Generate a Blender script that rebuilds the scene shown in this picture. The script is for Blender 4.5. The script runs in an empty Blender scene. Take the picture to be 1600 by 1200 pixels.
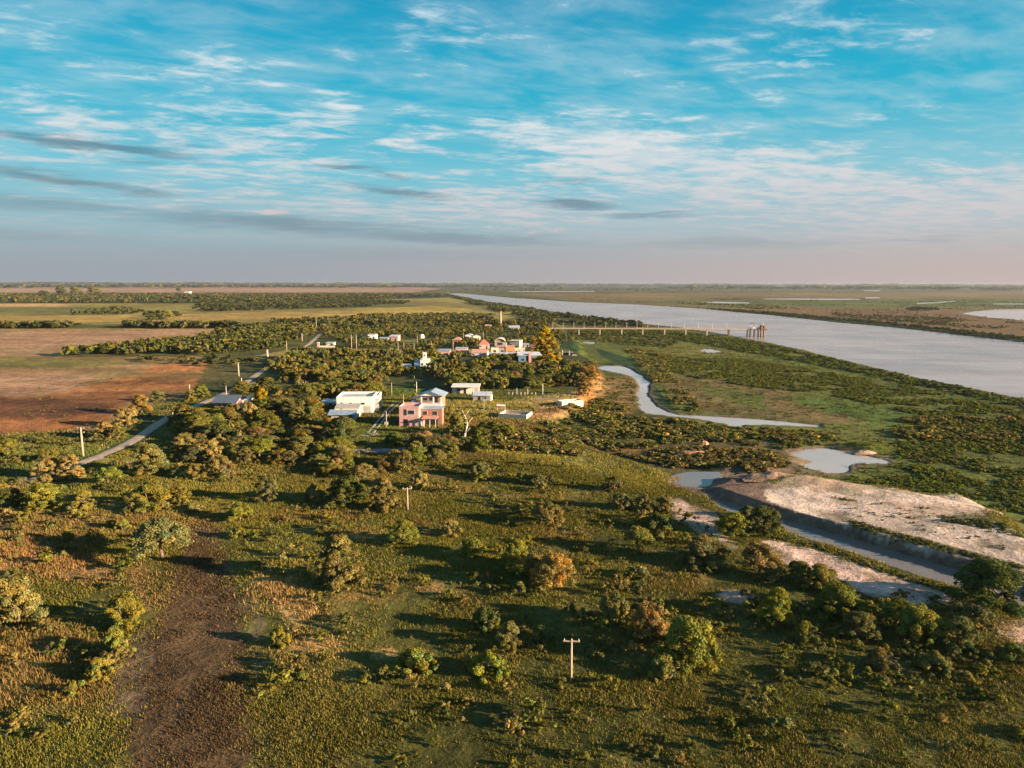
import bpy, bmesh, math, random
import numpy as np
from mathutils import Vector, Matrix
C = bpy.context
SC = C.scene
rad = math.radians
# ------------------------------------------------------------------ camera
H = 50.0
FPX = 1081.0
PITCH = math.atan(157.0 / FPX)
ROLL = 0.0025
camd = bpy.data.cameras.new('camera')
cam = bpy.data.objects.new('camera', camd)
SC.collection.objects.link(cam)
camd.sensor_width = 36
camd.lens = FPX / 1600 * 36
camd.clip_start = 0.5
camd.clip_end = 200000
cF = Vector((0, math.cos(PITCH), -math.sin(PITCH)))
cU0 = Vector((0, math.sin(PITCH), math.cos(PITCH)))
cR0 = Vector((1, 0, 0))
cR = cR0 * math.cos(ROLL) + cU0 * math.sin(ROLL)
cU = cU0 * math.cos(ROLL) - cR0 * math.sin(ROLL)
m = Matrix((cR, cU, -cF)).transposed().to_4x4()
m.translation = Vector((0, 0, H))
cam.matrix_world = m
SC.camera = cam
# ------------------------------------------------------------------ exposure
SC.view_settings.view_transform = 'Standard'
SC.view_settings.look = 'None'
SC.view_settings.gamma = 1
SC.view_settings.use_curve_mapping = False
SC.view_settings.exposure = 1.87
SC.cycles.use_denoising = True
SC.cycles.max_bounces = 6
SC.cycles.transparent_max_bounces = 6
SC.cycles.volume_bounces = 0
# ------------------------------------------------------------------ sun
SUN_AZ = 107.0     # degrees clockwise from +Y
SUN_EL = 13.0
sd = Vector((math.sin(rad(SUN_AZ)) * math.cos(rad(SUN_EL)), math.cos(rad(SUN_AZ)) * math.cos(rad(SUN_EL)), math.sin(rad(SUN_EL))))
sl = bpy.data.lights.new('sun', 'SUN')
sl.energy = 5.0
sl.angle = rad(0.5)
sl.color = (1.0, 0.77, 0.50)
so = bpy.data.objects.new('sun', sl)
SC.collection.objects.link(so)
so.rotation_euler = sd.to_track_quat('Z', 'Y').to_euler()
so.location = (300, -100, 200)
# ------------------------------------------------------------------ sky
W_ = bpy.data.worlds.new('World')
SC.world = W_
W_.use_nodes = True
nt = W_.node_tree
nt.nodes.clear()

class NB:
    """small node builder"""
    def __init__(s, nt): s.nt = nt
    def n(s, t, **k):
        nd = s.nt.nodes.new(t)
        for a, b in k.items(): setattr(nd, a, b)
        return nd
    def link(s, a, b): s.nt.links.new(a, b)
    def put(s, sock, v):
        if v is None: return
        if isinstance(v, (int, float)): sock.default_value = v
        elif isinstance(v, (tuple, list)):
            sock.default_value = tuple(v) if len(v) == len(sock.default_value) else tuple(v) + (1.0,)
        else: s.link(v, sock)
    def math(s, op, a, b=None, c=None, clamp=False):
        nd = s.n('ShaderNodeMath', operation=op, use_clamp=clamp)
        s.put(nd.inputs[0], a); s.put(nd.inputs[1], b)
        if c is not None: s.put(nd.inputs[2], c)
        return nd.outputs[0]
    def mix(s, f, a, b, mode='MIX'):
        nd = s.n('ShaderNodeMix', data_type='RGBA', blend_type=mode, clamp_factor=True)
        s.put(nd.inputs[0], f); s.put(nd.inputs[6], a); s.put(nd.inputs[7], b)
        return nd.outputs[2]
    def noise(s, vec, scale, detail=4, rough=0.55, dist=0.0):
        nd = s.n('ShaderNodeTexNoise')
        s.put(nd.inputs['Vector'], vec); nd.inputs['Scale'].default_value = scale
        nd.inputs['Detail'].default_value = detail; nd.inputs['Roughness'].default_value = rough
        nd.inputs['Distortion'].default_value = dist
        return nd.outputs[0]
    def ramp(s, f, pts, mode='LINEAR'):
        nd = s.n('ShaderNodeValToRGB'); cr = nd.color_ramp; cr.interpolation = mode
        while len(cr.elements) < len(pts): cr.elements.new(0.5)
        for e, (p, c) in zip(cr.elements, pts):
            e.position = p; e.color = tuple(c) + (1.0,) if len(c) == 3 else c
        s.put(nd.inputs[0], f)
        return nd.outputs[0]
    def smooth(s, v, lo, hi):
        nd = s.n('ShaderNodeMapRange', interpolation_type='SMOOTHSTEP')
        s.put(nd.inputs[0], v); nd.inputs[1].default_value = lo; nd.inputs[2].default_value = hi
        return nd.outputs[0]
    def comb(s, x, y, z=0.0):
        nd = s.n('ShaderNodeCombineXYZ'); s.put(nd.inputs[0], x); s.put(nd.inputs[1], y); s.put(nd.inputs[2], z)
        return nd.outputs[0]

def lin(r, g, b):
    f = lambda v: (v / 255 / 12.92) if v / 255 <= 0.04045 else ((v / 255 + 0.055) / 1.055) ** 2.4
    return (f(r), f(g), f(b))

def build_sky():
    b = NB(nt)
    sky = b.n('ShaderNodeTexSky', sky_type='NISHITA')
    sky.sun_disc = False
    sky.sun_elevation = rad(SUN_EL)
    sky.sun_rotation = rad(SUN_AZ)
    sky.altitude = 50; sky.air_density = 1.0; sky.dust_density = 1.2; sky.ozone_density = 1.5
    tc = b.n('ShaderNodeTexCoord')
    sep = b.n('ShaderNodeSeparateXYZ'); b.link(tc.outputs['Generated'], sep.inputs[0])
    X, Y, Z = sep.outputs
    DEG = 180 / math.pi
    el = b.math('MULTIPLY', b.math('ARCSINE', Z), DEG)
    az = b.math('MULTIPLY', b.math('ARCTAN2', X, Y), DEG)
    # clear air colour by elevation, graded teal towards the zenith, and pinker to the sun side
    S = 1.0 / (2 ** SC.view_settings.exposure)          # display value -> scene value
    def L(r, g, bb): return tuple(v * S for v in lin(r, g, bb))
    e01 = b.math('DIVIDE', b.math('MAXIMUM', el, 0.0), 40.0, clamp=True)
    left = b.ramp(e01, [(0.0, L(160, 166, 174)), (0.05, L(148, 168, 180)), (0.12, L(140, 184, 198)), (0.21, L(106, 194, 214)),
                        (0.32, L(46, 182, 210)), (0.42, L(8, 170, 204)), (0.60, L(4, 140, 186)), (1.0, L(20, 110, 160))])
    right = b.ramp(e01, [(0.0, L(198, 181, 176)), (0.05, L(186, 182, 184)), (0.12, L(176, 194, 202)), (0.21, L(132, 198, 214)),
                         (0.32, L(32, 180, 208)), (0.42, L(2, 168, 202)), (0.60, L(4, 140, 186)), (1.0, L(20, 110, 160))])
    base = b.mix(b.smooth(az, -35, 45), left, right)
    nish = b.mix(1.0, sky.outputs[0], (0.05, 0.05, 0.05), 'MULTIPLY')
    base = b.mix(0.08, base, nish)
    # cloud planes: rays projected onto a flat layer
    zc = b.math('MAXIMUM', Z, 0.02)
    px = b.math('DIVIDE', X, b.math('ADD', zc, 0.06))
    py = b.math('DIVIDE', Y, b.math('ADD', zc, 0.06))
    # wisps run from lower right to upper left
    ca, sa = math.cos(rad(24)), math.sin(rad(24))
    rx = b.math('ADD', b.math('MULTIPLY', px, ca), b.math('MULTIPLY', py, sa))
    ry = b.math('SUBTRACT', b.math('MULTIPLY', py, ca), b.math('MULTIPLY', px, sa))
    v1 = b.comb(b.math('MULTIPLY', rx, 0.55), b.math('MULTIPLY', ry, 1.15), 3.7)
    big = b.noise(v1, 0.62, 3, 0.5, 0.2)
    fine = b.noise(b.comb(b.math('MULTIPLY', rx, 1.5), b.math('MULTIPLY', ry, 2.6), 1.3), 1.7, 9, 0.60, 0.35)
    curd = b.noise(b.comb(px, b.math('MULTIPLY', py, 1.7), 9.1), 5.0, 6, 0.6, 0.5)
    # placement in the sky: (azimuth, elevation, half width, half height, strength)
    warp1 = b.math('MULTIPLY', b.math('SUBTRACT', b.noise(b.comb(az, b.math('MULTIPLY', el, 1.8), 0), 0.11, 5, 0.6), 0.5), 9.0)
    warp2 = b.math('MULTIPLY', b.math('SUBTRACT', b.noise(b.comb(az, b.math('MULTIPLY', el, 1.8), 5), 0.13, 5, 0.6), 0.5), 5.0)
    wa = b.math('ADD', az, warp1); we = b.math('ADD', el, warp2)
    def blob(A, E, a0, e0, wa_, we_, slope=0.0):
        da = b.math('SUBTRACT', A, a0)
        de = b.math('SUBTRACT', b.math('SUBTRACT', E, e0), b.math('MULTIPLY', da, slope))
        q = b.math('ADD', b.math('POWER', b.math('ABSOLUTE', b.math('DIVIDE', da, wa_)), 2.0), b.math('POWER', b.math('ABSOLUTE', b.math('DIVIDE', de, we_)), 2.0))
        return b.math('EXPONENT', b.math('MULTIPLY', q, -1.0))
    # px,py of the photo -> azimuth / elevation
    def AE(qx, qy):
        d = cF + cR * ((qx - 800) / FPX) + cU * ((600 - qy) / FPX); d.normalize()
        return math.degrees(math.atan2(d.x, d.y)), math.degrees(math.asin(d.z))
    bl = None
    for (qx, qy, w, h, s, sl_) in [(960, 235, 13, 3.4, 1.0, -0.10), (1190, 285, 17, 3.6, 0.95, -0.12), (1480, 330, 16, 4.2, 0.9, -0.02),
                                   (650, 205, 3.2, 2.2, 0.75, 0.35), (540, 170, 3.5, 3.0, 0.6, 0.3), (370, 215, 8.5, 3.4, 0.8, 0.15), (130, 205, 6, 2.4, 0.8, -0.1), (60, 250, 9, 3, .55, 0), (560, 330, 14, 2.4, .6, 0), (260, 300, 12, 2.2, .5, 0),
                                   (430, 275, 11, 2.8, 0.65, 0.0), (800, 310, 16, 2.8, 0.75, 0), (1420, 185, 4, 2.0, 0.40, 0.1), (1560, 215, 5, 2.0, 0.35, 0.1),
                                   (890, 190, 4, 1.2, 0.6, 0.25), (300, 120, 9, 3.0, 0.5, 0.2), (1250, 70, 12, 3.5, 0.55, 0.1), (700, 60, 12, 3.2, 0.45, 0.15),
                                   (1180, 232, 7, 0.9, 0.5, -0.05), (60, 60, 10, 3.0, 0.5, 0)]:
        a0, e0 = AE(qx, qy)
        t = b.math('MULTIPLY', blob(wa, we, a0, e0, w, h, sl_), s)
        bl = t if bl is None else b.math('MAXIMUM', bl, t)
    dens = b.math('ADD', b.math('MULTIPLY', fine, 0.85), b.math('MULTIPLY', big, 0.45))
    dens = b.math('ADD', dens, b.math('MULTIPLY', curd, 0.22))
    cl = b.math('ADD', b.math('MULTIPLY', bl, 0.60), b.math('MULTIPLY', b.math('SUBTRACT', dens, 0.93), 1.35))
    cirrus = b.smooth(cl, -0.04, 0.47)
    thin = b.math('MULTIPLY', b.smooth(dens, 0.60, 1.0), 0.45)
    cirrus = b.math('MAXIMUM', cirrus, thin)
    wedge = b.math('ADD', b.math('MULTIPLY', bl, 0.85), b.math('ADD', b.math('MULTIPLY', b.math('SUBTRACT', fine, 0.5), 1.9), b.math('MULTIPLY', b.math('SUBTRACT', curd, 0.5), 1.3)))
    cirrus = b.math('MAXIMUM', b.math('MULTIPLY', cirrus, 0.8), b.smooth(wedge, 0.22, 1.0))
    lowfade = b.smooth(el, 0.6, 5.5)
    cirrus = b.math('MULTIPLY', cirrus, b.math('MULTIPLY', b.math('ADD', b.math('MULTIPLY', lowfade, 0.75), 0.20), 0.96))
    cc = b.ramp(b.math('DIVIDE', el, 20.0, clamp=True), [(0.0, L(196, 180, 180)), (0.3, L(212, 208, 210)), (0.65, L(234, 236, 236)), (1.0, L(226, 240, 244))])
    col = b.mix(cirrus, base, cc)
    # long flat grey-blue stratus bars, each at its own bearing
    wv = b.comb(b.math('MULTIPLY', az, 0.10), b.math('MULTIPLY', el, 0.9), 2.2)
    wn = b.math('MULTIPLY', b.math('SUBTRACT', b.noise(wv, 1.6, 7, 0.62, 0.2), 0.5), 1.8)
    wn2 = b.math('MULTIPLY', b.math('SUBTRACT', b.noise(b.comb(b.math('MULTIPLY', az, 0.35), el, 7), 0.8, 3, 0.5), 0.5), 2.4)
    A2 = b.math('ADD', az, wn2); E2 = b.math('ADD', el, wn)
    bar = None
    for (qx, qy, w, h, s, sl_) in [(140, 226, 6.4, 0.40, 1.0, -0.055), (215, 255, 2.4, 0.28, 0.5, 0), (95, 278, 6.5, 0.42, 0.8, -0.09), (225, 298, 2.8, 0.30, 0.65, -0.03),
                                   (545, 262, 2.6, 0.34, 0.7, -0.08), (605, 276, 2.0, 0.25, 0.6, -0.1), (625, 301, 4.2, 0.30, 0.8, -0.07), (890, 285, 2.8, 0.22, 0.45, 0.0),
                                   (895, 320, 3.6, 0.42, 0.85, -0.06), (1010, 336, 4.5, 0.2, 0.6, -0.02), (430, 350, 13, 0.8, 0.72, -0.03), (690, 372, 13, 0.55, 0.7, -0.03), (320, 186, 2, .2, .3, 0), (300, 232, 3, .2, .4, -.05),
                                   (100, 322, 9, 0.5, 0.55, -0.03), (1130, 382, 12, 0.5, 0.45, 0.0), (1430, 374, 3.6, 0.16, 0.45, 0.03), (40, 368, 8, 0.5, 0.4, 0), (640, 400, 20, 0.8, 0.4, 0)]:
        a0, e0 = AE(qx, qy)
        t = b.math('MULTIPLY', blob(A2, E2, a0, e0, w, h, sl_), s)
        bar = t if bar is None else b.math('MAXIMUM', bar, t)
    bcol = b.ramp(b.math('DIVIDE', el, 14.0, clamp=True), [(0.0, L(158, 158, 166)), (0.3, L(122, 144, 156)), (0.7, L(94, 138, 156)), (1.0, L(84, 140, 162))])
    col = b.mix(b.math('MULTIPLY', b.smooth(bar, 0.05, 0.95), 0.86), col, bcol)
    # small sunlit cumulus tops above the lowest bars
    puff = b.noise(b.comb(b.math('MULTIPLY', az, 0.55), b.math('MULTIPLY', el, 1.5), 4), 1.3, 6, 0.62)
    pm = None
    for (qx, qy, w, h, s) in [(430, 330, 1.6, 0.3, 1), (770, 354, 0.6, 0.25, 0.8), (310, 374, 4, 0.5, 0.6), (90, 330, 8, 0.5, 0.5), (120, 366, 4, 0.7, 0.6), (850, 362, 6, 0.4, 0.7),
                              (1140, 362, 9, 0.4, 0.5), (1030, 396, 1.0, 0.25, 0.7), (1120, 395, 2.0, 0.25, 0.8), (1230, 398, 4, 0.3, 0.45), (560, 404, 6, 0.5, 0.25)]:
        a0, e0 = AE(qx, qy)
        t = b.math('MULTIPLY', blob(A2, E2, a0, e0, w, h), s)
        pm = t if pm is None else b.math('MAXIMUM', pm, t)
    pf = b.math('MULTIPLY', b.smooth(b.math('MULTIPLY', pm, puff), 0.26, 0.62), 0.75)
    col = b.mix(pf, col, L(226, 198, 192))
    # warm veil low over the horizon
    veil = b.smooth(el, 4.6, 0.0)
    vcol = b.mix(b.smooth(az, -30, 42), L(158, 164, 173), L(198, 181, 177))
    col = b.mix(b.math('MULTIPLY', veil, 0.72), col, vcol)
    bg = b.n('ShaderNodeBackground'); b.link(col, bg.inputs[0]); bg.inputs[1].default_value = 1.0
    out = b.n('ShaderNodeOutputWorld'); b.link(bg.outputs[0], out.inputs[0])
build_sky()

# ------------------------------------------------------------------ geometry of the place
R_ = random.Random(11)
rng = np.random.default_rng(11)

def Wz(px, py, z=0.0):
    py = max(py, 443 + (px - 800) * ROLL + 0.8)        # stay below the horizon
    d = cF + cR * ((px - 800) / FPX) + cU * ((600 - py) / FPX)
    t = (z - H) / d.z
    return np.array((d.x * t, d.y * t))

def hash2(ix, iy, seed):
    h = (ix.astype(np.int64) * 374761393 + iy.astype(np.int64) * 668265263 + seed * 1442695041) & 0xFFFFFFFF
    h = ((h ^ (h >> 13)) * 1274126177) & 0xFFFFFFFF
    h = (h ^ (h >> 16)) & 0xFFFF
    return h / 65535.0
def vnoise(x, y, seed=0):
    xf = np.floor(x); yf = np.floor(y)
    fx = x - xf; fy = y - yf
    fx = fx * fx * (3 - 2 * fx); fy = fy * fy * (3 - 2 * fy)
    a = hash2(xf, yf, seed); b_ = hash2(xf + 1, yf, seed); c = hash2(xf, yf + 1, seed); d = hash2(xf + 1, yf + 1, seed)
    return (a * (1 - fx) + b_ * fx) * (1 - fy) + (c * (1 - fx) + d * fx) * fy
def fbm(x, y, wl, seed=0, oct=4, gain=0.5):
    x = np.asarray(x, float) / wl; y = np.asarray(y, float) / wl
    s = 0; a = 1; t = 0
    for o in range(oct):
        s = s + a * vnoise(x + 17.3 * o, y - 9.1 * o, seed + o); t += a; a *= gain
        x = x * 2.03; y = y * 2.03
    return s / t
def sstep(v, lo, hi):
    t = np.clip((v - lo) / (hi - lo), 0, 1)
    return t * t * (3 - 2 * t)

def sdf(poly, x, y, far=None):
    """signed distance to a closed polygon, negative inside; points far outside its box get a large value"""
    P = np.asarray(poly, float)
    x = np.asarray(x, float); y = np.asarray(y, float)
    out = np.full(x.shape, 1e6)
    mrg = far if far is not None else 1e5
    sel = (x > P[:, 0].min() - mrg) & (x < P[:, 0].max() + mrg) & (y > P[:, 1].min() - mrg) & (y < P[:, 1].max() + mrg)
    if not sel.any(): return out
    X = x[sel]; Y = y[sel]
    d2 = np.full(X.shape, 1e12); ins = np.zeros(X.shape, bool)
    n = len(P)
    for i in range(n):
        ax, ay = P[i]; bx, by = P[(i + 1) % n]
        ex, ey = bx - ax, by - ay
        L2 = ex * ex + ey * ey + 1e-12
        t = np.clip(((X - ax) * ex + (Y - ay) * ey) / L2, 0, 1)
        d2 = np.minimum(d2, (X - ax - t * ex) ** 2 + (Y - ay - t * ey) ** 2)
        c = ((ay > Y) != (by > Y))
        if abs(ey) > 1e-9:
            ins ^= c & (X < ax + ex * (Y - ay) / ey)
    d = np.sqrt(d2); d[ins] *= -1
    out[sel] = d
    return out

LOW = [Wz(*p) for p in [(700, 461), (770, 478), (860, 500), (890, 520), (905, 548), (932, 574), (936, 592), (912, 612), (905, 636), (862, 655), (872, 680), (930, 700), (1000, 722), (1032, 738), (1130, 742),
                        (1230, 748), (1400, 768), (1560, 802), (1640, 860), (2000, 960), (3200, 1000), (3200, 452), (700, 452)]]
LOWZ = -2.4
PLAT = [Wz(*p) for p in [(1110, 767), (1225, 752), (1290, 745), (1400, 766), (1500, 762), (1570, 800), (1620, 842), (2100, 980), (2100, 1050), (1600, 915), (1475, 883), (1406, 865), (1329, 841), (1272, 823), (1217, 805)]]
def base_z(x, y):
    x = np.asarray(x, float); y = np.asarray(y, float)
    w = (fbm(x, y, 22, 5, 3) - 0.5) * 9
    s = sdf(LOW, x + w, y - w)
    z = LOWZ * (1 - sstep(s, -6, 3))
    s2 = sdf(PLAT, x + w * .3, y - w * .3, 60)
    return z + 1.3 * (1 - sstep(s2, -1.0, .7))
def P(px, py):
    z = 0.0
    for _ in range(4):
        p = Wz(px, py, z); z = float(base_z(p[:1], p[1:])[0])
    return p[0], p[1], z
def pxm(px, py):
    """metres per photo pixel at a ground point"""
    x, y, z = P(px, py)
    d = Vector((x, y, z - H)).dot(cF)
    return d / FPX

# water bodies: name, level, bank slope, photo outline
WATERS = {
 'river': (-3.3, 0.5, [(700, 459.3), (730, 465), (760, 471), (850, 485), (950, 500), (1060, 512), (1110, 519), (1160, 528), (1250, 546), (1350, 571), (1450, 594), (1600, 624), (1750, 656), (2100, 730), (3000, 900),
            (3000, 700), (1900, 575), (1750, 553), (1600, 535), (1500, 523), (1400, 512), (1300, 503), (1200, 492), (1100, 482.5), (1000, 476), (900, 472), (800, 465.5), (745, 460.5), (715, 458)]),
 'creek': (-2.9, 0.35, [(930, 573), (958, 571.5), (976, 573), (990, 580), (1003, 588), (1014, 598), (1013, 607), (1011, 616), (1018, 628), (1030, 638), (1045, 645), (1062, 649), (1100, 650), (1140, 652), (1200, 657), (1282, 665),
            (1278, 668), (1200, 664), (1158, 664), (1155, 670), (1142, 670), (1136, 663), (1100, 656), (1062, 652), (1040, 649), (1014, 647), (1004, 640), (999, 630), (996, 616), (999, 604), (994, 594), (985, 587), (962, 582), (942, 578)]),
 'quarry_pond': (-2.75, 0.3, [(1235, 707), (1262, 702), (1290, 700), (1340, 709), (1391, 721), (1386, 725), (1340, 724), (1325, 729), (1322, 739), (1296, 740), (1268, 733), (1252, 728), (1270, 722), (1246, 713)]),
 'ditch_water': (-0.75, 1.6, [(1106, 779), (1122, 780), (1152, 788), (1172, 796), (1224, 811), (1272, 824), (1340, 844), (1401, 862), (1521, 898), (1600, 922), (1900, 1010), (1900, 1050), (1640, 960), (1545, 932), (1490, 918), (1429, 899), (1383, 884), (1338, 868), (1272, 848), (1229, 830), (1188, 816), (1150, 806), (1128, 797)]),
 'mud_pool': (-1.4, 0.35, [(1050, 754), (1064, 745), (1084, 741), (1112, 741), (1117, 749), (1110, 757), (1092, 763), (1072, 762)]),
 'marsh_pool': (-2.75, 0.3, [(1094, 548), (1108, 545.5), (1124, 547.5), (1125, 550.5), (1110, 551.5)]),
 'small_pool': (-2.75, 0.3, [(913, 535.5), (922, 533.5), (932, 535), (930, 537), (919, 537.2)]),
 'lagoon': (-2.75, 0.3, [(1504, 490), (1522, 487), (1555, 483.5), (1640, 483), (1760, 488), (1760, 510), (1640, 503), (1590, 500), (1570, 497.5), (1548, 496.5), (1530, 494)]),
 'far_lagoon': (-2.75, 0.3, [(1088, 472.2), (1120, 471.4), (1170, 472.6), (1172, 474.2), (1130, 474)]),
 'oxbow': (-2.75, 0.3, [(1190, 466.6), (1260, 466.4), (1340, 466.8), (1345, 468.2), (1290, 468.8), (1200, 467.8)]),
 'far_pond': (-2.75, 0.3, [(1352, 464.4), (1374, 464.6), (1376, 466.2), (1354, 466.4)]),
 'distant_pond': (-2.75, 0.3, [(1345, 453.2), (1374, 452.4), (1376, 455.2), (1352, 454.8)]),
 'distant_lagoon': (-2.75, 0.3, [(1410, 450.6), (1466, 450.6), (1466, 451.6), (1412, 451.8)]),
 'marsh_channel': (-2.75, 0.3, [(1432, 473.4), (1460, 472.4), (1492, 470), (1493, 471), (1462, 474), (1434, 475)]),
 'reed_channel': (-2.75, 0.3, [(1552, 474.2), (1640, 474.4), (1640, 475.8), (1554, 475.6)]),
 'distant_river': (-2.75, 0.3, [(790, 455.0), (930, 454.8), (930, 456.0), (800, 456.2)]),
}
WP = {k: np.array([Wz(a, b_, v[0]) for a, b_ in v[2]]) for k, v in WATERS.items()}

def ground_z(x, y):
    x = np.asarray(x, float); y = np.asarray(y, float)
    r = np.hypot(x, y)
    z = base_z(x, y)
    near = 1 - sstep(r, 900, 2500)
    z = z + (fbm(x, y, 60, 31, 3) - 0.5) * 0.7 * near + (fbm(x, y, 7, 35, 3) - 0.5) * 0.45 * near * (1 - 0.5 * sstep(-z, 0.5, 2))
    # spoil heaps by the diggings
    for (hx, hy, w, d, hh) in SPOIL:
        q = ((x - hx) / w) ** 2 + ((y - hy) / d) ** 2
        s = q < 6
        if s.any():
            n_ = 0.55 + 0.9 * fbm(x[s], y[s], 4, 44, 4)
            z[s] = z[s] + hh * np.exp(-q[s]) * n_
    for k, (lv, sl_, _) in WATERS.items():
        D = float(np.hypot(*WP[k].mean(0)))
        wl = max(2.5, D * 0.012)
        am = min(2.4, max(0.7, D * 0.0035)) if k != 'river' else 2.5
        if k == 'ditch_water': am = 0.6
        w1 = (fbm(x, y, wl, 71, 2) - 0.5) * 2 * am; w2 = (fbm(x, y, wl, 81, 2) - 0.5) * 2 * am
        s = sdf(WP[k], x + w1, y + w2, 60)
        t = lv + np.clip(s * sl_, -1.0, 50)
        z = np.where(s < 50, np.minimum(z, t), z)
    return z
SPOIL = []
for (a, b_, w, d, hh) in [(1085, 712, 9, 4, 1.6), (1120, 712, 6, 3, 1.2), (1180, 715, 12, 5, 1.2), (1215, 748, 10, 5, 1.0), (1190, 735, 8, 4, .9), (1250, 760, 12, 4, 1.4), (1360, 700, 9, 3, 1.4), (1330, 697, 5, 2.5, 1.2),
                          (1150, 735, 7, 3, 1.5), (930, 604, 6, 9, 1.8), (915, 645, 8, 6, 0.8)]:
    q = Wz(a, b_, -2.0); SPOIL.append((q[0], q[1], w, d, hh))

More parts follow.
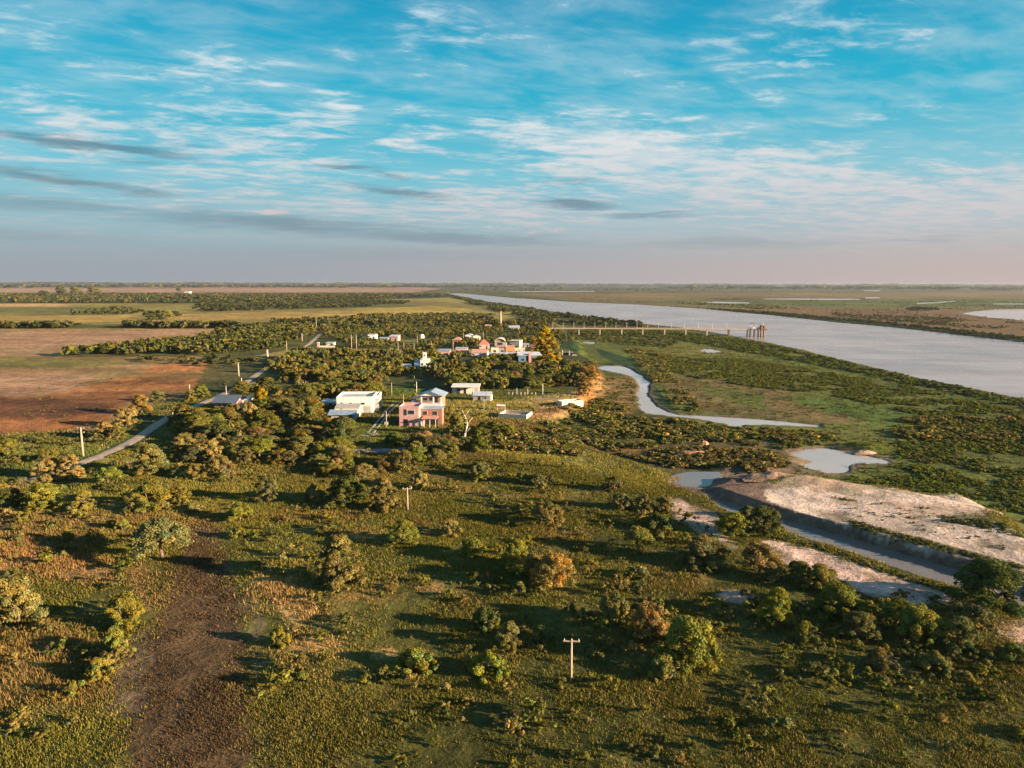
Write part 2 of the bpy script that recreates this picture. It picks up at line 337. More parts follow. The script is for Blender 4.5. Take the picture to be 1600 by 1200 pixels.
# ------------------------------------------------------------------ ground colours (albedo of the surface itself)
GRASS = (0.078, 0.074, 0.018)
def ell(cx, cy, rx, ry, n=14):
    return [(cx + rx * math.cos(6.2832 * i / n), cy + ry * math.sin(6.2832 * i / n)) for i in range(n)]
STRAW = (0.40, 0.235, 0.085); OCHRE = (0.27, 0.165, 0.05); PINKF = (0.27, 0.15, 0.09); RUST = (0.23, 0.085, 0.03); DARKR = (0.075, 0.034, 0.018)
LUSH = (0.055, 0.095, 0.014); YGREEN = (0.15, 0.135, 0.03); DKG = (0.022, 0.032, 0.012); SAND = (0.51, 0.385, 0.315); MUD = (0.13, 0.075, 0.05); BROWN = (0.085, 0.055, 0.034)
ROADC = (0.34, 0.255, 0.19)
ZONES = [  # outline in photo pixels, colour, opacity, edge softness (px), edge raggedness (px)
 # --- distance
 ([(-900, 445.5), (2500, 446), (2500, 451), (-900, 451)], (0.06, 0.055, 0.05), 1, 0.5, 0.6),
 ([(-900, 446.5), (200, 446), (640, 447), (690, 451), (650, 457), (-900, 460)], (0.28, 0.16, 0.11), 1, 0.5, 0.4),
 ([(-900, 452), (120, 451), (560, 452), (640, 454), (400, 455.5), (-900, 457)], (0.36, 0.215, 0.12), 0.8, 0.6, 0.6),
 ([(-900, 459), (60, 458), (690, 459), (706, 462), (690, 467), (420, 474), (-900, 474)], (0.04, 0.045, 0.018), 1, 0.6, 1.0),
 ([(300, 461), (420, 461), (520, 462), (640, 464), (520, 466), (400, 465)], OCHRE, 0.5, 0.5, 1),
 ([(-900, 474.3), (400, 474), (700, 465), (780, 478), (845, 490), (780, 500), (600, 503), (-900, 514)], (0.22, 0.175, 0.045), 1, 0.8, 1),
 ([(-900, 475), (100, 474.6), (110, 479), (-900, 480)], (0.42, 0.25, 0.12), 0.9, 0.6, 0.5),
 ([(-900, 481), (180, 480), (240, 486), (60, 490), (-900, 488)], (0.13, 0.125, 0.035), 0.8, 1.2, 1),
 ([(-900, 492), (150, 493), (420, 487), (700, 486), (740, 490), (600, 493), (300, 503), (-900, 508)], (0.34, 0.215, 0.06), 0.9, 1.2, 1.2),
 ([(560, 482), (690, 478), (760, 486), (700, 490), (560, 490)], (0.33, 0.225, 0.05), 0.7, 1.5, 1.5),
 ([(400, 470), (600, 469), (700, 472), (640, 480), (480, 483), (330, 486), (310, 483)], (0.05, 0.055, 0.02), 0.75, 1.0, 2),
 ([(480, 468), (600, 466), (740, 474), (820, 488), (780, 488), (690, 478), (560, 476)], (0.17, 0.13, 0.04), 0.7, 1.2, 1.5),
 # pale pink pasture, rust field
 ([(-900, 513.5), (300, 513.5), (415, 514), (345, 522), (230, 541), (160, 551), (90, 557), (-900, 566)], (0.27, 0.17, 0.075), 1, 0.5, 0.6),
 ([(-200, 520), (330, 516), (345, 521), (220, 541), (120, 553), (-200, 562)], (0.33, 0.185, 0.11), 0.75, 4, 4),
 ([(-300, 560), (420, 556), (400, 575), (360, 610), (250, 650), (160, 690), (-300, 712)], (0.23, 0.135, 0.06), 1, 2, 3),
 ([(-200, 561), (100, 560), (240, 563), (140, 574), (-200, 580)], (0.15, 0.14, 0.035), 0.8, 2.5, 4),
 ([(-200, 585), (70, 582), (160, 585), (120, 608), (30, 622), (-200, 630)], (0.29, 0.165, 0.10), 0.85, 5, 6),
 ([(60, 615), (160, 600), (250, 570), (400, 565), (345, 590), (290, 606), (225, 615), (120, 628)], (0.30, 0.12, 0.04), 0.9, 4, 14),
 ([(240, 568), (345, 566), (370, 572), (330, 580), (250, 580)], (0.33, 0.13, 0.045), 0.75, 3, 8),
 ([(-300, 618), (80, 617), (200, 612), (215, 620), (190, 645), (130, 672), (-300, 690)], (0.20, 0.08, 0.03), 0.9, 4, 14),
 ([(-300, 626), (60, 624), (180, 625), (185, 640), (110, 652), (-300, 650)], DARKR, 0.7, 5, 14),
 ([(-300, 658), (60, 655), (130, 660), (60, 676), (-300, 686)], (0.30, 0.125, 0.05), 0.8, 4, 14),
 ([(215, 590), (290, 583), (320, 588), (270, 602), (215, 600)], DARKR, 0.7, 2, 5),
 ([(-300, 688), (150, 672), (220, 640), (330, 600), (390, 590), (300, 640), (240, 680), (120, 735), (-300, 790)], (0.05, 0.062, 0.02), 0.9, 3, 4),
 ([(-200, 692), (90, 686), (110, 694), (-200, 702)], (0.30, 0.16, 0.06), 0.6, 2, 4),
 # village ground
 ([(330, 560), (430, 548), (560, 546), (790, 547), (960, 560), (935, 600), (900, 640), (760, 690), (600, 705), (330, 720), (270, 660)], (0.055, 0.06, 0.02), 0.9, 4, 4),
 ([(395, 557), (450, 547), (560, 545.5), (700, 546), (800, 547), (800, 555), (650, 553), (500, 556)], (0.27, 0.20, 0.055), 0.95, 1.5, 1.5),
 ([(560, 533), (700, 529), (720, 533), (600, 538), (560, 538)], (0.14, 0.14, 0.035), 0.8, 1.2, 1),
 ([(805, 567), (850, 569), (935, 570), (912, 580), (850, 576), (805, 573)], (0.17, 0.14, 0.05), 0.8, 2, 2),
 ([(610, 600), (690, 600), (690, 612), (605, 650), (590, 660), (575, 690), (560, 690), (600, 640)], (0.05, 0.075, 0.018), 0.8, 3, 3),
 ([(690, 624), (770, 628), (830, 628), (905, 616), (930, 606), (908, 640), (850, 660), (770, 655), (690, 660)], (0.20, 0.165, 0.05), 0.85, 3, 4),
 ([(820, 621), (905, 612), (905, 632), (868, 636), (832, 634), (800, 629)], (0.30, 0.22, 0.09), 0.85, 2, 2),
 ([(822, 645), (850, 636), (875, 632), (903, 636), (880, 644), (850, 652), (828, 655)], (0.40, 0.22, 0.12), 0.85, 1.5, 3),
 ([(690, 655), (800, 658), (840, 668), (780, 690), (700, 690)], (0.26, 0.16, 0.045), 0.75, 4, 6),
 ([(900, 573), (945, 585), (940, 608), (930, 625), (905, 640), (903, 615), (925, 596)], (0.36, 0.17, 0.055), 0.9, 2, 3),
 ([(930, 590), (985, 590), (998, 612), (985, 645), (930, 640)], (0.24, 0.14, 0.06), 0.75, 3, 5),
 # floodplain
 ([(850, 540), (900, 533), (940, 533), (980, 545), (1000, 560), (1020, 580), (1080, 645), (1050, 647), (1018, 628), (1012, 600), (970, 572), (925, 572), (890, 552)], (0.022, 0.046, 0.015), 1, 2, 2),
 ([(905, 540), (925, 540), (935, 552), (955, 566), (925, 568), (905, 555)], (0.10, 0.11, 0.02), 0.8, 3, 3),
 ([(940, 505), (1060, 515), (1160, 530), (1350, 572), (1600, 625), (2200, 760), (2200, 980), (1600, 815), (1540, 790), (1400, 765), (1240, 745), (1280, 668), (1100, 650), (1060, 645), (985, 560), (880, 530)], (0.088, 0.098, 0.020), 1, 2, 2),
 ([(980, 545), (1060, 537), (1150, 541), (1240, 551), (1300, 562), (1200, 556), (1080, 555), (1000, 556)], (0.12, 0.11, 0.022), 0.85, 2, 3),
 ([(1040, 556), (1160, 560), (1300, 580), (1360, 600), (1240, 615), (1120, 600), (1060, 580)], (0.10, 0.10, 0.02), 0.8, 5, 8),
 ([(1030, 585), (1100, 590), (1200, 607), (1260, 632), (1340, 655), (1280, 660), (1180, 648), (1090, 640), (1040, 610)], (0.14, 0.095, 0.04), 0.85, 3, 4),
 ([(1090, 606), (1180, 612), (1260, 628), (1430, 645), (1440, 660), (1350, 668), (1250, 655), (1130, 625)], (0.085, 0.105, 0.022), 0.8, 4, 7),
 ([(1200, 600), (1230, 608), (1260, 630), (1320, 650), (1350, 660), (1290, 662), (1200, 640)], (0.16, 0.095, 0.045), 0.7, 2, 4),
 ([(1200, 618), (1280, 622), (1440, 648), (1430, 668), (1350, 662), (1290, 640)], (0.07, 0.105, 0.02), 0.8, 4, 7),
 ([(1140, 655), (1290, 664), (1440, 668), (1440, 690), (1290, 690), (1140, 690)], (0.11, 0.115, 0.025), 0.8, 3, 4),
 ([(930, 700), (1080, 690), (1200, 690), (1250, 700), (1240, 745), (1120, 745), (1030, 735)], (0.10, 0.075, 0.035), 0.8, 3, 5),
 ([(1120, 735), (1200, 720), (1245, 722), (1260, 745), (1200, 765), (1130, 770)], (0.16, 0.11, 0.075), 0.85, 3, 5),
 ([(1225, 698), (1290, 694), (1400, 716), (1400, 728), (1345, 728), (1330, 744), (1260, 744), (1240, 730)], (0.20, 0.15, 0.09), 0.6, 2, 3),
 # other bank
 ([(800, 459), (2500, 452), (2500, 700), (1900, 574), (1750, 552), (1600, 534), (1400, 511), (1100, 481), (900, 471)], (0.13, 0.10, 0.04), 1, 1, 1),
 ([(800, 459), (2500, 455), (2500, 466), (1500, 463), (1100, 463), (900, 465)], (0.17, 0.10, 0.045), 0.8, 1, 1.5),
 ([(1000, 470), (1300, 466), (1600, 466), (2500, 468), (2500, 480), (1600, 481), (1300, 480), (1100, 477)], (0.085, 0.10, 0.028), 0.85, 1, 1.5),
 ([(1180, 480), (1500, 483), (1700, 505), (2200, 560), (2200, 575), (1600, 524), (1400, 504), (1200, 487)], (0.15, 0.085, 0.045), 0.7, 1.5, 2),
 ([(1000, 476), (1200, 488), (1400, 506), (1600, 527), (1750, 545), (1750, 553), (1600, 535), (1400, 512), (1100, 482)], DKG, 0.9, 1, 1),
 # foreground
 ([(-400, 806), (200, 800), (290, 806), (330, 812), (280, 826), (100, 838), (-400, 846)], (0.24, 0.15, 0.05), 0.75, 5, 8),
 ([(-400, 846), (60, 850), (130, 870), (180, 885), (190, 910), (110, 905), (60, 890), (-400, 900)], (0.34, 0.18, 0.07), 0.8, 5, 9),
 ([(200, 880), (232, 890), (238, 930), (220, 960), (205, 915)], (0.33, 0.18, 0.07), 0.7, 4, 6),
 ([(60, 980), (150, 990), (170, 1040), (150, 1100), (20, 1100), (-100, 1060), (-100, 990)], (0.30, 0.18, 0.06), 0.65, 6, 12),
 ([(308, 806), (342, 806), (354, 860), (374, 940), (384, 1060), (390, 1300), (180, 1300), (222, 1060), (246, 960), (264, 900)], (0.105, 0.062, 0.033), 0.93, 5, 9),
 ([(330, 870), (352, 880), (372, 950), (350, 955), (335, 905)], (0.06, 0.036, 0.022), 0.75, 5, 9),
 ([(212, 985), (236, 975), (236, 1048), (220, 1120), (150, 1120), (185, 1040)], (0.17, 0.11, 0.08), 0.6, 4, 9),
 ([(376, 920), (392, 915), (412, 990), (420, 1040), (405, 1045), (390, 985)], (0.15, 0.10, 0.07), 0.5, 4, 9),
 ([(400, 900), (450, 905), (496, 935), (492, 970), (460, 985), (435, 960), (415, 930)], STRAW, 0.85, 5, 9),
 ([(450, 995), (500, 992), (545, 1003), (545, 1020), (490, 1022), (450, 1012)], STRAW, 0.9, 4, 7),
 (ell(600, 1018, 22, 9), STRAW, 0.7, 4, 8), (ell(665, 920, 26, 8), STRAW, 0.7, 4, 8), (ell(575, 932, 55, 9), OCHRE, 0.7, 4, 8), (ell(610, 912, 20, 8), STRAW, 0.5, 4, 8),
 (ell(715, 925, 18, 6), STRAW, 0.5, 3, 6), (ell(500, 806, 85, 6), OCHRE, 0.8, 3, 6), (ell(560, 835, 35, 5), STRAW, 0.75, 3, 6), (ell(650, 816, 32, 6), OCHRE, 0.7, 3, 6),
 (ell(710, 762, 60, 8), (0.22, 0.16, 0.05), 0.6, 4, 8), (ell(850, 775, 90, 7), (0.23, 0.17, 0.05), 0.65, 4, 8), (ell(880, 835, 60, 8), OCHRE, 0.5, 5, 8), (ell(1060, 905, 60, 6), OCHRE, 0.4, 4, 8),
 (ell(935, 888, 45, 6), (0.2, 0.15, 0.05), 0.4, 4, 8), (ell(1080, 920, 30, 5), STRAW, 0.4, 3, 6), (ell(620, 745, 90, 7), (0.20, 0.14, 0.045), 0.6, 5, 8), (ell(730, 712, 80, 6), (0.19, 0.12, 0.04), 0.6, 5, 8),
 ([(700, 700), (830, 696), (930, 706), (1000, 735), (1040, 775), (960, 745), (860, 722)], (0.17, 0.145, 0.035), 0.8, 4, 6),
 ([(870, 690), (960, 692), (1050, 700), (1000, 706), (920, 702)], (0.30, 0.15, 0.05), 0.7, 3, 6),
 ([(932, 706), (975, 706), (985, 712), (960, 716), (935, 714)], (0.035, 0.025, 0.02), 0.9, 2, 2),
 ([(-200, 845), (90, 850), (110, 838), (-200, 838)], (0.06, 0.06, 0.025), 0.6, 4, 6),
 # diggings: bare sand, mud, cut bank
 ([(1034, 740), (1062, 736), (1120, 738), (1160, 750), (1230, 770), (1226, 790), (1170, 786), (1110, 776), (1075, 768), (1045, 758)], (0.17, 0.11, 0.085), 0.95, 2, 3),
 ([(1190, 772), (1225, 752), (1290, 745), (1350, 757), (1400, 766), (1470, 765), (1500, 760), (1560, 782), (1580, 800), (1530, 806), (1570, 826), (1620, 842), (2100, 980, 1.3), (2100, 1046, 1.3), (1600, 905, 1.3), (1475, 874, 1.3), (1406, 857, 1.3), (1329, 834, 1.3), (1272, 817, 1.3), (1217, 800, 1.3)], SAND, 1, 2.5, 5),
 ([(1230, 752), (1330, 758), (1400, 767), (1330, 775), (1260, 775)], (0.33, 0.2, 0.13), 0.6, 3, 6),
 ([(1380, 785), (1460, 790), (1540, 785), (1560, 800), (1480, 806), (1400, 800)], (0.36, 0.24, 0.17), 0.6, 3, 6),
 ([(1100, 764, .3), (1160, 770, 1.0), (1217, 789, 1.2), (1272, 806, 1.2), (1329, 823, 1.2), (1406, 847, 1.2), (1475, 865, 1.2), (1600, 895, 1.2), (2000, 1008, 1.2), (2000, 1046, -.8), (1600, 930, -.8), (1521, 906, -.8), (1401, 870, -.8), (1340, 852, -.8), (1272, 832, -.8), (1224, 819, -.8), (1110, 788, -.8)], (0.19, 0.12, 0.095), 1, .8, 1.0),
 ([(1325, 811, 1.3), (1400, 829, 1.3), (1500, 856, 1.3), (1600, 883, 1.3), (1700, 912, 1.3), (1700, 921, 1.3), (1600, 892, 1.3), (1475, 861, 1.3), (1406, 844, 1.3), (1330, 822, 1.3)], (0.075, 0.08, 0.028), 0.9, 2, 4),
 ([(1465, 806), (1530, 806), (1580, 822), (1660, 850), (1660, 862), (1560, 830), (1490, 818)], (0.085, 0.09, 0.03), 0.85, 2, 5),
 ([(1036, 781), (1062, 780), (1082, 792), (1122, 802), (1126, 812), (1108, 822), (1062, 818), (1045, 800)], (0.50, 0.33, 0.27), 1, 2, 3),
 ([(1070, 815), (1120, 815), (1150, 848), (1148, 862), (1132, 858), (1100, 838)], (0.36, 0.27, 0.19), 0.9, 2, 4),
 ([(1180, 842), (1230, 846), (1290, 860), (1350, 882), (1430, 908), (1490, 930), (1480, 940), (1410, 942), (1370, 934), (1310, 905), (1250, 888), (1195, 862)], (0.52, 0.355, 0.29), 1, 2, 4),
 ([(1124, 923), (1150, 921), (1176, 924), (1172, 934), (1130, 934)], (0.40, 0.27, 0.18), 1, 1.5, 2),
 ([(1550, 970), (1600, 962), (1900, 1040), (1900, 1100), (1600, 1012), (1560, 998)], (0.50, 0.33, 0.24), 0.95, 2.5, 4),
 ([(1190, 824), (1229, 831), (1272, 848), (1338, 868), (1383, 884), (1429, 899), (1490, 917), (1490, 931), (1430, 909), (1350, 884), (1290, 862), (1230, 846), (1190, 838)], (0.13, 0.115, 0.03), 0.95, 1.5, 2),
 # tracks and roads (also laid as their own sheets)
 ([(540, 701), (625, 700), (628, 706), (540, 708)], (0.20, 0.15, 0.14), 0.7, 1, 1.5),
]
def level_of(poly):
    q = np.array([Wz(p_[0], p_[1], -1.0) for p_ in poly])
    return float(np.median(base_z(np.append(q[:, 0], q[:, 0].mean()), np.append(q[:, 1], q[:, 1].mean()))))
ZW = []
for (poly, col, op, soft, rag) in ZONES:
    py = [p[1] for p in poly]
    cy = min(max(0.5 * (min(py) + max(py)), 445), 1100)
    D = H * FPX / (cy - 443 + 0.5)
    zc = level_of(poly)
    ZW.append((np.array([Wz(p_[0], p_[1], p_[2] if len(p_) > 2 else zc) for p_ in poly]), np.array(col), op, soft, rag, D))

def ground_col(x, y):
    x = np.asarray(x, float); y = np.asarray(y, float)
    r = np.hypot(x, y) + 1
    ppm = FPX / r                      # lateral pixels per metre
    c = np.ones((len(x), 3)) * np.array(GRASS)
    n1 = fbm(x, y, 26, 3, 4, 0.6)[:, None]; n2 = fbm(x, y, 9, 4, 4, 0.6)[:, None]
    c = c * (0.55 + 0.9 * n1)
    near = (1 - sstep(r, 300, 600))[:, None]
    dry = sstep(n2, 0.52, 0.72) * near * sstep(n1, 0.35, 0.6)
    c = c * (1 - 0.5 * dry) + np.array((0.20, 0.145, 0.045)) * 0.5 * dry
    cache = {}
    for (Pw, col, op, soft, rag, D) in ZW:
        key = int(math.log(D) * 3)
        if key not in cache:
            Dk = math.exp(key / 3)
            wl = Dk * 0.035
            st = max(1.0, Dk / 400)          # world noise is stretched in depth far away, as field edges are
            cache[key] = (fbm(x, y / st, wl, 100 + key, 4, 0.62) - 0.5, fbm(x, y / st, wl, 200 + key, 4, 0.62) - 0.5, Dk)
        a, b_, Dk = cache[key]
        # depth metres per vertical photo pixel is much larger than lateral metres per pixel
        lat = D / FPX; dep = D * D / (H * FPX)
        wx = a * 2.6 * rag * lat * 2.2; wy = b_ * 2.6 * rag * dep * 0.8
        # measure in a space where both axes are about one pixel of the photograph's scale
        Q = Pw / np.array((lat, dep))
        s = sdf(Q, (x + wx) / lat, (y + wy) / dep, 60)
        k = (1 - sstep(s, -soft, soft)) * op
        k = k[:, None]
        c = c * (1 - k) + col * k
    v = fbm(x, y, 14, 7, 5, 0.65)[:, None]
    far = fbm(x, y / 3, 160, 8, 4, 0.6)[:, None]
    fld = ((x < -20) & (y > 190) & (y < 1500))[:, None]
    stk = fbm(x * .35, y, 12, 9, 4, .7)[:, None]; st2 = fbm(x * .5, y, 34, 12, 4, .6)[:, None]
    c = np.where(fld, c * (.45 + 1.1 * stk) * (.7 + .6 * st2), c)
    gm = fld * sstep(st2, .56, .7) * .45 * (c[:, :1] > c[:, 1:2] * 1.25)
    c = c * (1 - gm) + np.array((.10, .10, .03)) * gm
    sm = sstep(c[:, 2], .16, .24)[:, None]
    gully = fbm(x * .8, y * .5 + x * .5, 5, 15, 5, .72)[:, None]
    c = c * (1 - sm) + sm * (c * (.7 + .6 * gully))
    hol = sm * sstep(fbm(x, y, 11, 16, 4, .7)[:, None], .56, .68) * .6
    c = c * (1 - hol) + np.array((.15, .12, .05)) * hol
    pl = sstep(y, 700, 1200)[:, None]
    c = c * (1 - pl) + pl * c * (.5 + fbm(x * .6, y * .22, 120, 18, 5, .7)[:, None])
    c = c * (0.72 + 0.56 * v) * (0.8 + 0.4 * far)
    for k, wdt_ in (('creek', 3.2), ('quarry_pond', 3.0), ('mud_pool', 3.0), ('ditch_water', 1.0), ('marsh_pool', 3.0), ('lagoon', 14.0)):
        j_ = (fbm(x, y, wdt_ * 2.2, 301, 3, .6) - .35) * wdt_ * 2.4
        sh = (1 - sstep(sdf(WP[k], x, y, 60) - j_, 0, wdt_ * .7))[:, None] * .75
        c = c * (1 - sh) + np.array((.15, .105, .075)) * sh
    return c

# ------------------------------------------------------------------ materials
def new_mat(name):
    mt = bpy.data.materials.new(name); mt.use_nodes = True; mt.node_tree.nodes.clear()
    b = NB(mt.node_tree); out = b.n('ShaderNodeOutputMaterial')
    return mt, b, out
def M(name, col, rough=0.85, var=0.25, scale=1.5, bump=0.0, metallic=0.0, bscale=None, stain=None):
    mt, b, out = new_mat(name)
    tc = b.n('ShaderNodeTexCoord')
    n = b.noise(tc.outputs['Object'], scale, 6, 0.62)
    f = b.smooth(n, 0.3, 0.7)
    dk = tuple(v * (1 - var) for v in col); lt = tuple(min(1, v * (1 + var * 0.6)) for v in col)
    c = b.mix(f, dk, lt)
    if stain:
        mp = b.n('ShaderNodeMapping'); b.link(tc.outputs['Object'], mp.inputs[0]); mp.inputs[3].default_value = (1.4, 1.4, 0.25)
        n2 = b.noise(mp.outputs[0], 1.0, 5, 0.6)
        c = b.mix(b.math('MULTIPLY', b.smooth(n2, 0.5, 0.75), 0.55), c, stain)
    p = b.n('ShaderNodeBsdfPrincipled'); b.link(c, p.inputs['Base Color'])
    p.inputs['Roughness'].default_value = rough; p.inputs['Metallic'].default_value = metallic
    if bump:
        bp = b.n('ShaderNodeBump'); bp.inputs['Strength'].default_value = bump; bp.inputs['Distance'].default_value = 0.05
        b.link(b.noise(tc.outputs['Object'], bscale or scale * 4, 4, 0.6), bp.inputs['Height']); b.link(bp.outputs[0], p.inputs['Normal'])
    b.link(p.outputs[0], out.inputs[0])
    return mt
def leaf_material(name='leaves', trans=0.28):
    mt, b, out = new_mat(name)
    at = b.n('ShaderNodeAttribute', attribute_name='Col')
    oi = b.n('ShaderNodeObjectInfo')
    c = b.mix(1.0, at.outputs['Color'], oi.outputs['Color'], 'MULTIPLY')
    d = b.n('ShaderNodeBsdfDiffuse'); b.link(c, d.inputs[0])
    t = b.n('ShaderNodeBsdfTranslucent'); b.link(c, t.inputs[0])
    mx = b.n('ShaderNodeMixShader'); mx.inputs[0].default_value = trans
    b.link(d.outputs[0], mx.inputs[1]); b.link(t.outputs[0], mx.inputs[2]); b.link(mx.outputs[0], out.inputs[0])
    return mt
MLEAF = leaf_material()
MGRASS = leaf_material('grass_blades', 0.2)
def ground_material():
    mt, b, out = new_mat('ground_soil_and_turf')
    at = b.n('ShaderNodeAttribute', attribute_name='Col')
    tc = b.n('ShaderNodeTexCoord'); O = tc.outputs['Object']
    n1 = b.noise(O, 1.6, 5, 0.65); n2 = b.noise(O, 0.22, 6, 0.7); n3 = b.noise(O, 0.03, 7, 0.7)
    v = b.math('MULTIPLY', b.math('ADD', b.math('MULTIPLY', n1, 1.3), 0.35), b.math('ADD', b.math('MULTIPLY', b.smooth(n2, 0.3, 0.7), 0.7), 0.65))
    v = b.math('MULTIPLY', v, b.math('ADD', b.math('MULTIPLY', b.smooth(n3, 0.3, 0.7), 0.4), 0.8))
    c = b.mix(1.0, at.outputs['Color'], b.comb(v, v, v), 'MULTIPLY')
    p = b.n('ShaderNodeBsdfPrincipled'); b.link(c, p.inputs['Base Color']); p.inputs['Roughness'].default_value = 0.95
    p.inputs['Specular IOR Level'].default_value = 0.1
    h = b.math('ADD', b.math('MULTIPLY', n2, 1.2), b.math('MULTIPLY', n1, 0.25))
    bp = b.n('ShaderNodeBump'); bp.inputs['Strength'].default_value = 0.55; bp.inputs['Distance'].default_value = 1.0
    b.link(h, bp.inputs['Height']); b.link(bp.outputs[0], p.inputs['Normal'])
    b.link(p.outputs[0], out.inputs[0])
    return mt
def water_material(name, deep, rough, bscale, bstr, stretch=(1, 1, 1)):
    mt, b, out = new_mat(name)
    tc = b.n('ShaderNodeTexCoord'); mp = b.n('ShaderNodeMapping'); b.link(tc.outputs['Object'], mp.inputs[0]); mp.inputs[3].default_value = stretch
    n = b.noise(mp.outputs[0], bscale, 4, 0.6)
    sil = b.noise(tc.outputs['Object'], 0.012, 4, 0.6)
    c = b.mix(b.smooth(sil, 0.35, 0.65), tuple(v * 0.8 for v in deep), tuple(v * 1.15 for v in deep))
    p = b.n('ShaderNodeBsdfPrincipled'); b.link(c, p.inputs['Base Color'])
    rn = b.noise(mp.outputs[0], 0.02, 5, 0.65)
    b.link(b.math('ADD', b.math('MULTIPLY', b.smooth(rn, 0.3, 0.7), rough * 0.7), rough * 0.6), p.inputs['Roughness'])
    p.inputs['IOR'].default_value = 1.33
    bp = b.n('ShaderNodeBump'); bp.inputs['Strength'].default_value = bstr; bp.inputs['Distance'].default_value = 0.15
    b.link(n, bp.inputs['Height']); b.link(bp.outputs[0], p.inputs['Normal'])
    b.link(p.outputs[0], out.inputs[0])
    return mt

# ------------------------------------------------------------------ mesh helpers
def link(o): SC.collection.objects.link(o); return o
def np_mesh(name, V, F, mat, parent=None, col=None, smooth=False):
    """V (n,3); F (m,4) or (m,3) ints; col (n,3) per vertex"""
    me = bpy.data.meshes.new(name)
    V = np.ascontiguousarray(V, dtype=np.float32); F = np.ascontiguousarray(F, dtype=np.int32)
    k = F.shape[1]
    me.vertices.add(len(V)); me.vertices.foreach_set('co', V.ravel())
    me.loops.add(F.size); me.loops.foreach_set('vertex_index', F.ravel())
    me.polygons.add(len(F)); me.polygons.foreach_set('loop_start', np.arange(0, F.size, k, dtype=np.int32))
    if smooth: me.polygons.foreach_set('use_smooth', np.ones(len(F), bool))
    else: me.polygons.foreach_set('use_smooth', np.zeros(len(F), bool))
    if col is not None:
        a = me.color_attributes.new('Col', 'FLOAT_COLOR', 'POINT')
        cc = np.ones((len(V), 4), np.float32); cc[:, :3] = col
        a.data.foreach_set('color', cc.ravel())
    me.update(calc_edges=True)
    me.materials.append(mat)
    o = link(bpy.data.objects.new(name, me))
    if parent: o.parent = parent
    return o
def tag(o, label=None, cat=None, group=None, kind=None):
    if label: o['label'] = label
    if cat: o['category'] = cat
    if group: o['group'] = group
    if kind: o['kind'] = kind
    return o
def thing(name, label, cat, loc=(0, 0, 0), rz=0.0, group=None):
    o = link(bpy.data.objects.new(name, None)); o.empty_display_size = 0.5
    o.location = loc; o.rotation_euler = (0, 0, rz)
    return tag(o, label, cat, group)
class MB:
    def __init__(s): s.v = []; s.f = []
    def box(s, x0, x1, y0, y1, z0, z1):
        n = len(s.v)
        s.v += [(x0, y0, z0), (x1, y0, z0), (x1, y1, z0), (x0, y1, z0), (x0, y0, z1), (x1, y0, z1), (x1, y1, z1), (x0, y1, z1)]
        s.f += [[n + i for i in q] for q in ((0, 3, 2, 1), (4, 5, 6, 7), (0, 1, 5, 4), (1, 2, 6, 5), (2, 3, 7, 6), (3, 0, 4, 7))]
        return s
    def prism(s, pts, thick):
        """closed convex outline pts (3d) extruded by vector thick"""
        n = len(s.v); k = len(pts); t = Vector(thick)
        s.v += [tuple(p) for p in pts] + [tuple(Vector(p) + t) for p in pts]
        s.f.append([n + i for i in range(k)][::-1]); s.f.append([n + k + i for i in range(k)])
        for i in range(k):
            j = (i + 1) % k; s.f.append([n + i, n + j, n + k + j, n + k + i])
        return s
    def tube(s, a, b, r0, r1, k=8):
        a = Vector(a); b = Vector(b); d = (b - a).normalized()
        u = d.orthogonal().normalized(); w = d.cross(u); n = len(s.v)
        for c, r in ((a, r0), (b, r1)):
            for i in range(k):
                t = 2 * math.pi * i / k; s.v.append(tuple(c + u * (r * math.cos(t)) + w * (r * math.sin(t))))
        for i in range(k):
            j = (i + 1) % k; s.f.append([n + i, n + j, n + k + j, n + k + i])
        s.f.append([n + i for i in range(k)][::-1]); s.f.append([n + k + i for i in range(k)])
        return s
    def build(s, name, mat, parent=None, smooth=False):
        me = bpy.data.meshes.new(name); me.from_pydata(s.v, [], s.f); me.update()
        bm = bmesh.new(); bm.from_mesh(me); bmesh.ops.recalc_face_normals(bm, faces=bm.faces); bm.to_mesh(me); bm.free()
        if smooth: me.polygons.foreach_set('use_smooth', [True] * len(me.polygons))
        me.materials.append(mat); o = link(bpy.data.objects.new(name, me))
        if parent: o.parent = parent
        return o
def copy_thing(src, loc, rz=0.0, sc=(1, 1, 1), label=None, group=None, color=None):
    r = src.copy(); link(r); r.location = loc; r.rotation_euler = (0, 0, rz); r.scale = sc
    if label: r['label'] = label
    if group: r['group'] = group
    elif 'group' in r: del r['group']
    for ch in src.children:
        c = ch.copy(); link(c); c.parent = r
        if color: c.color = color
        for g in ch.children:
            d = g.copy(); link(d); d.parent = c
            if color: d.color = color
    return r

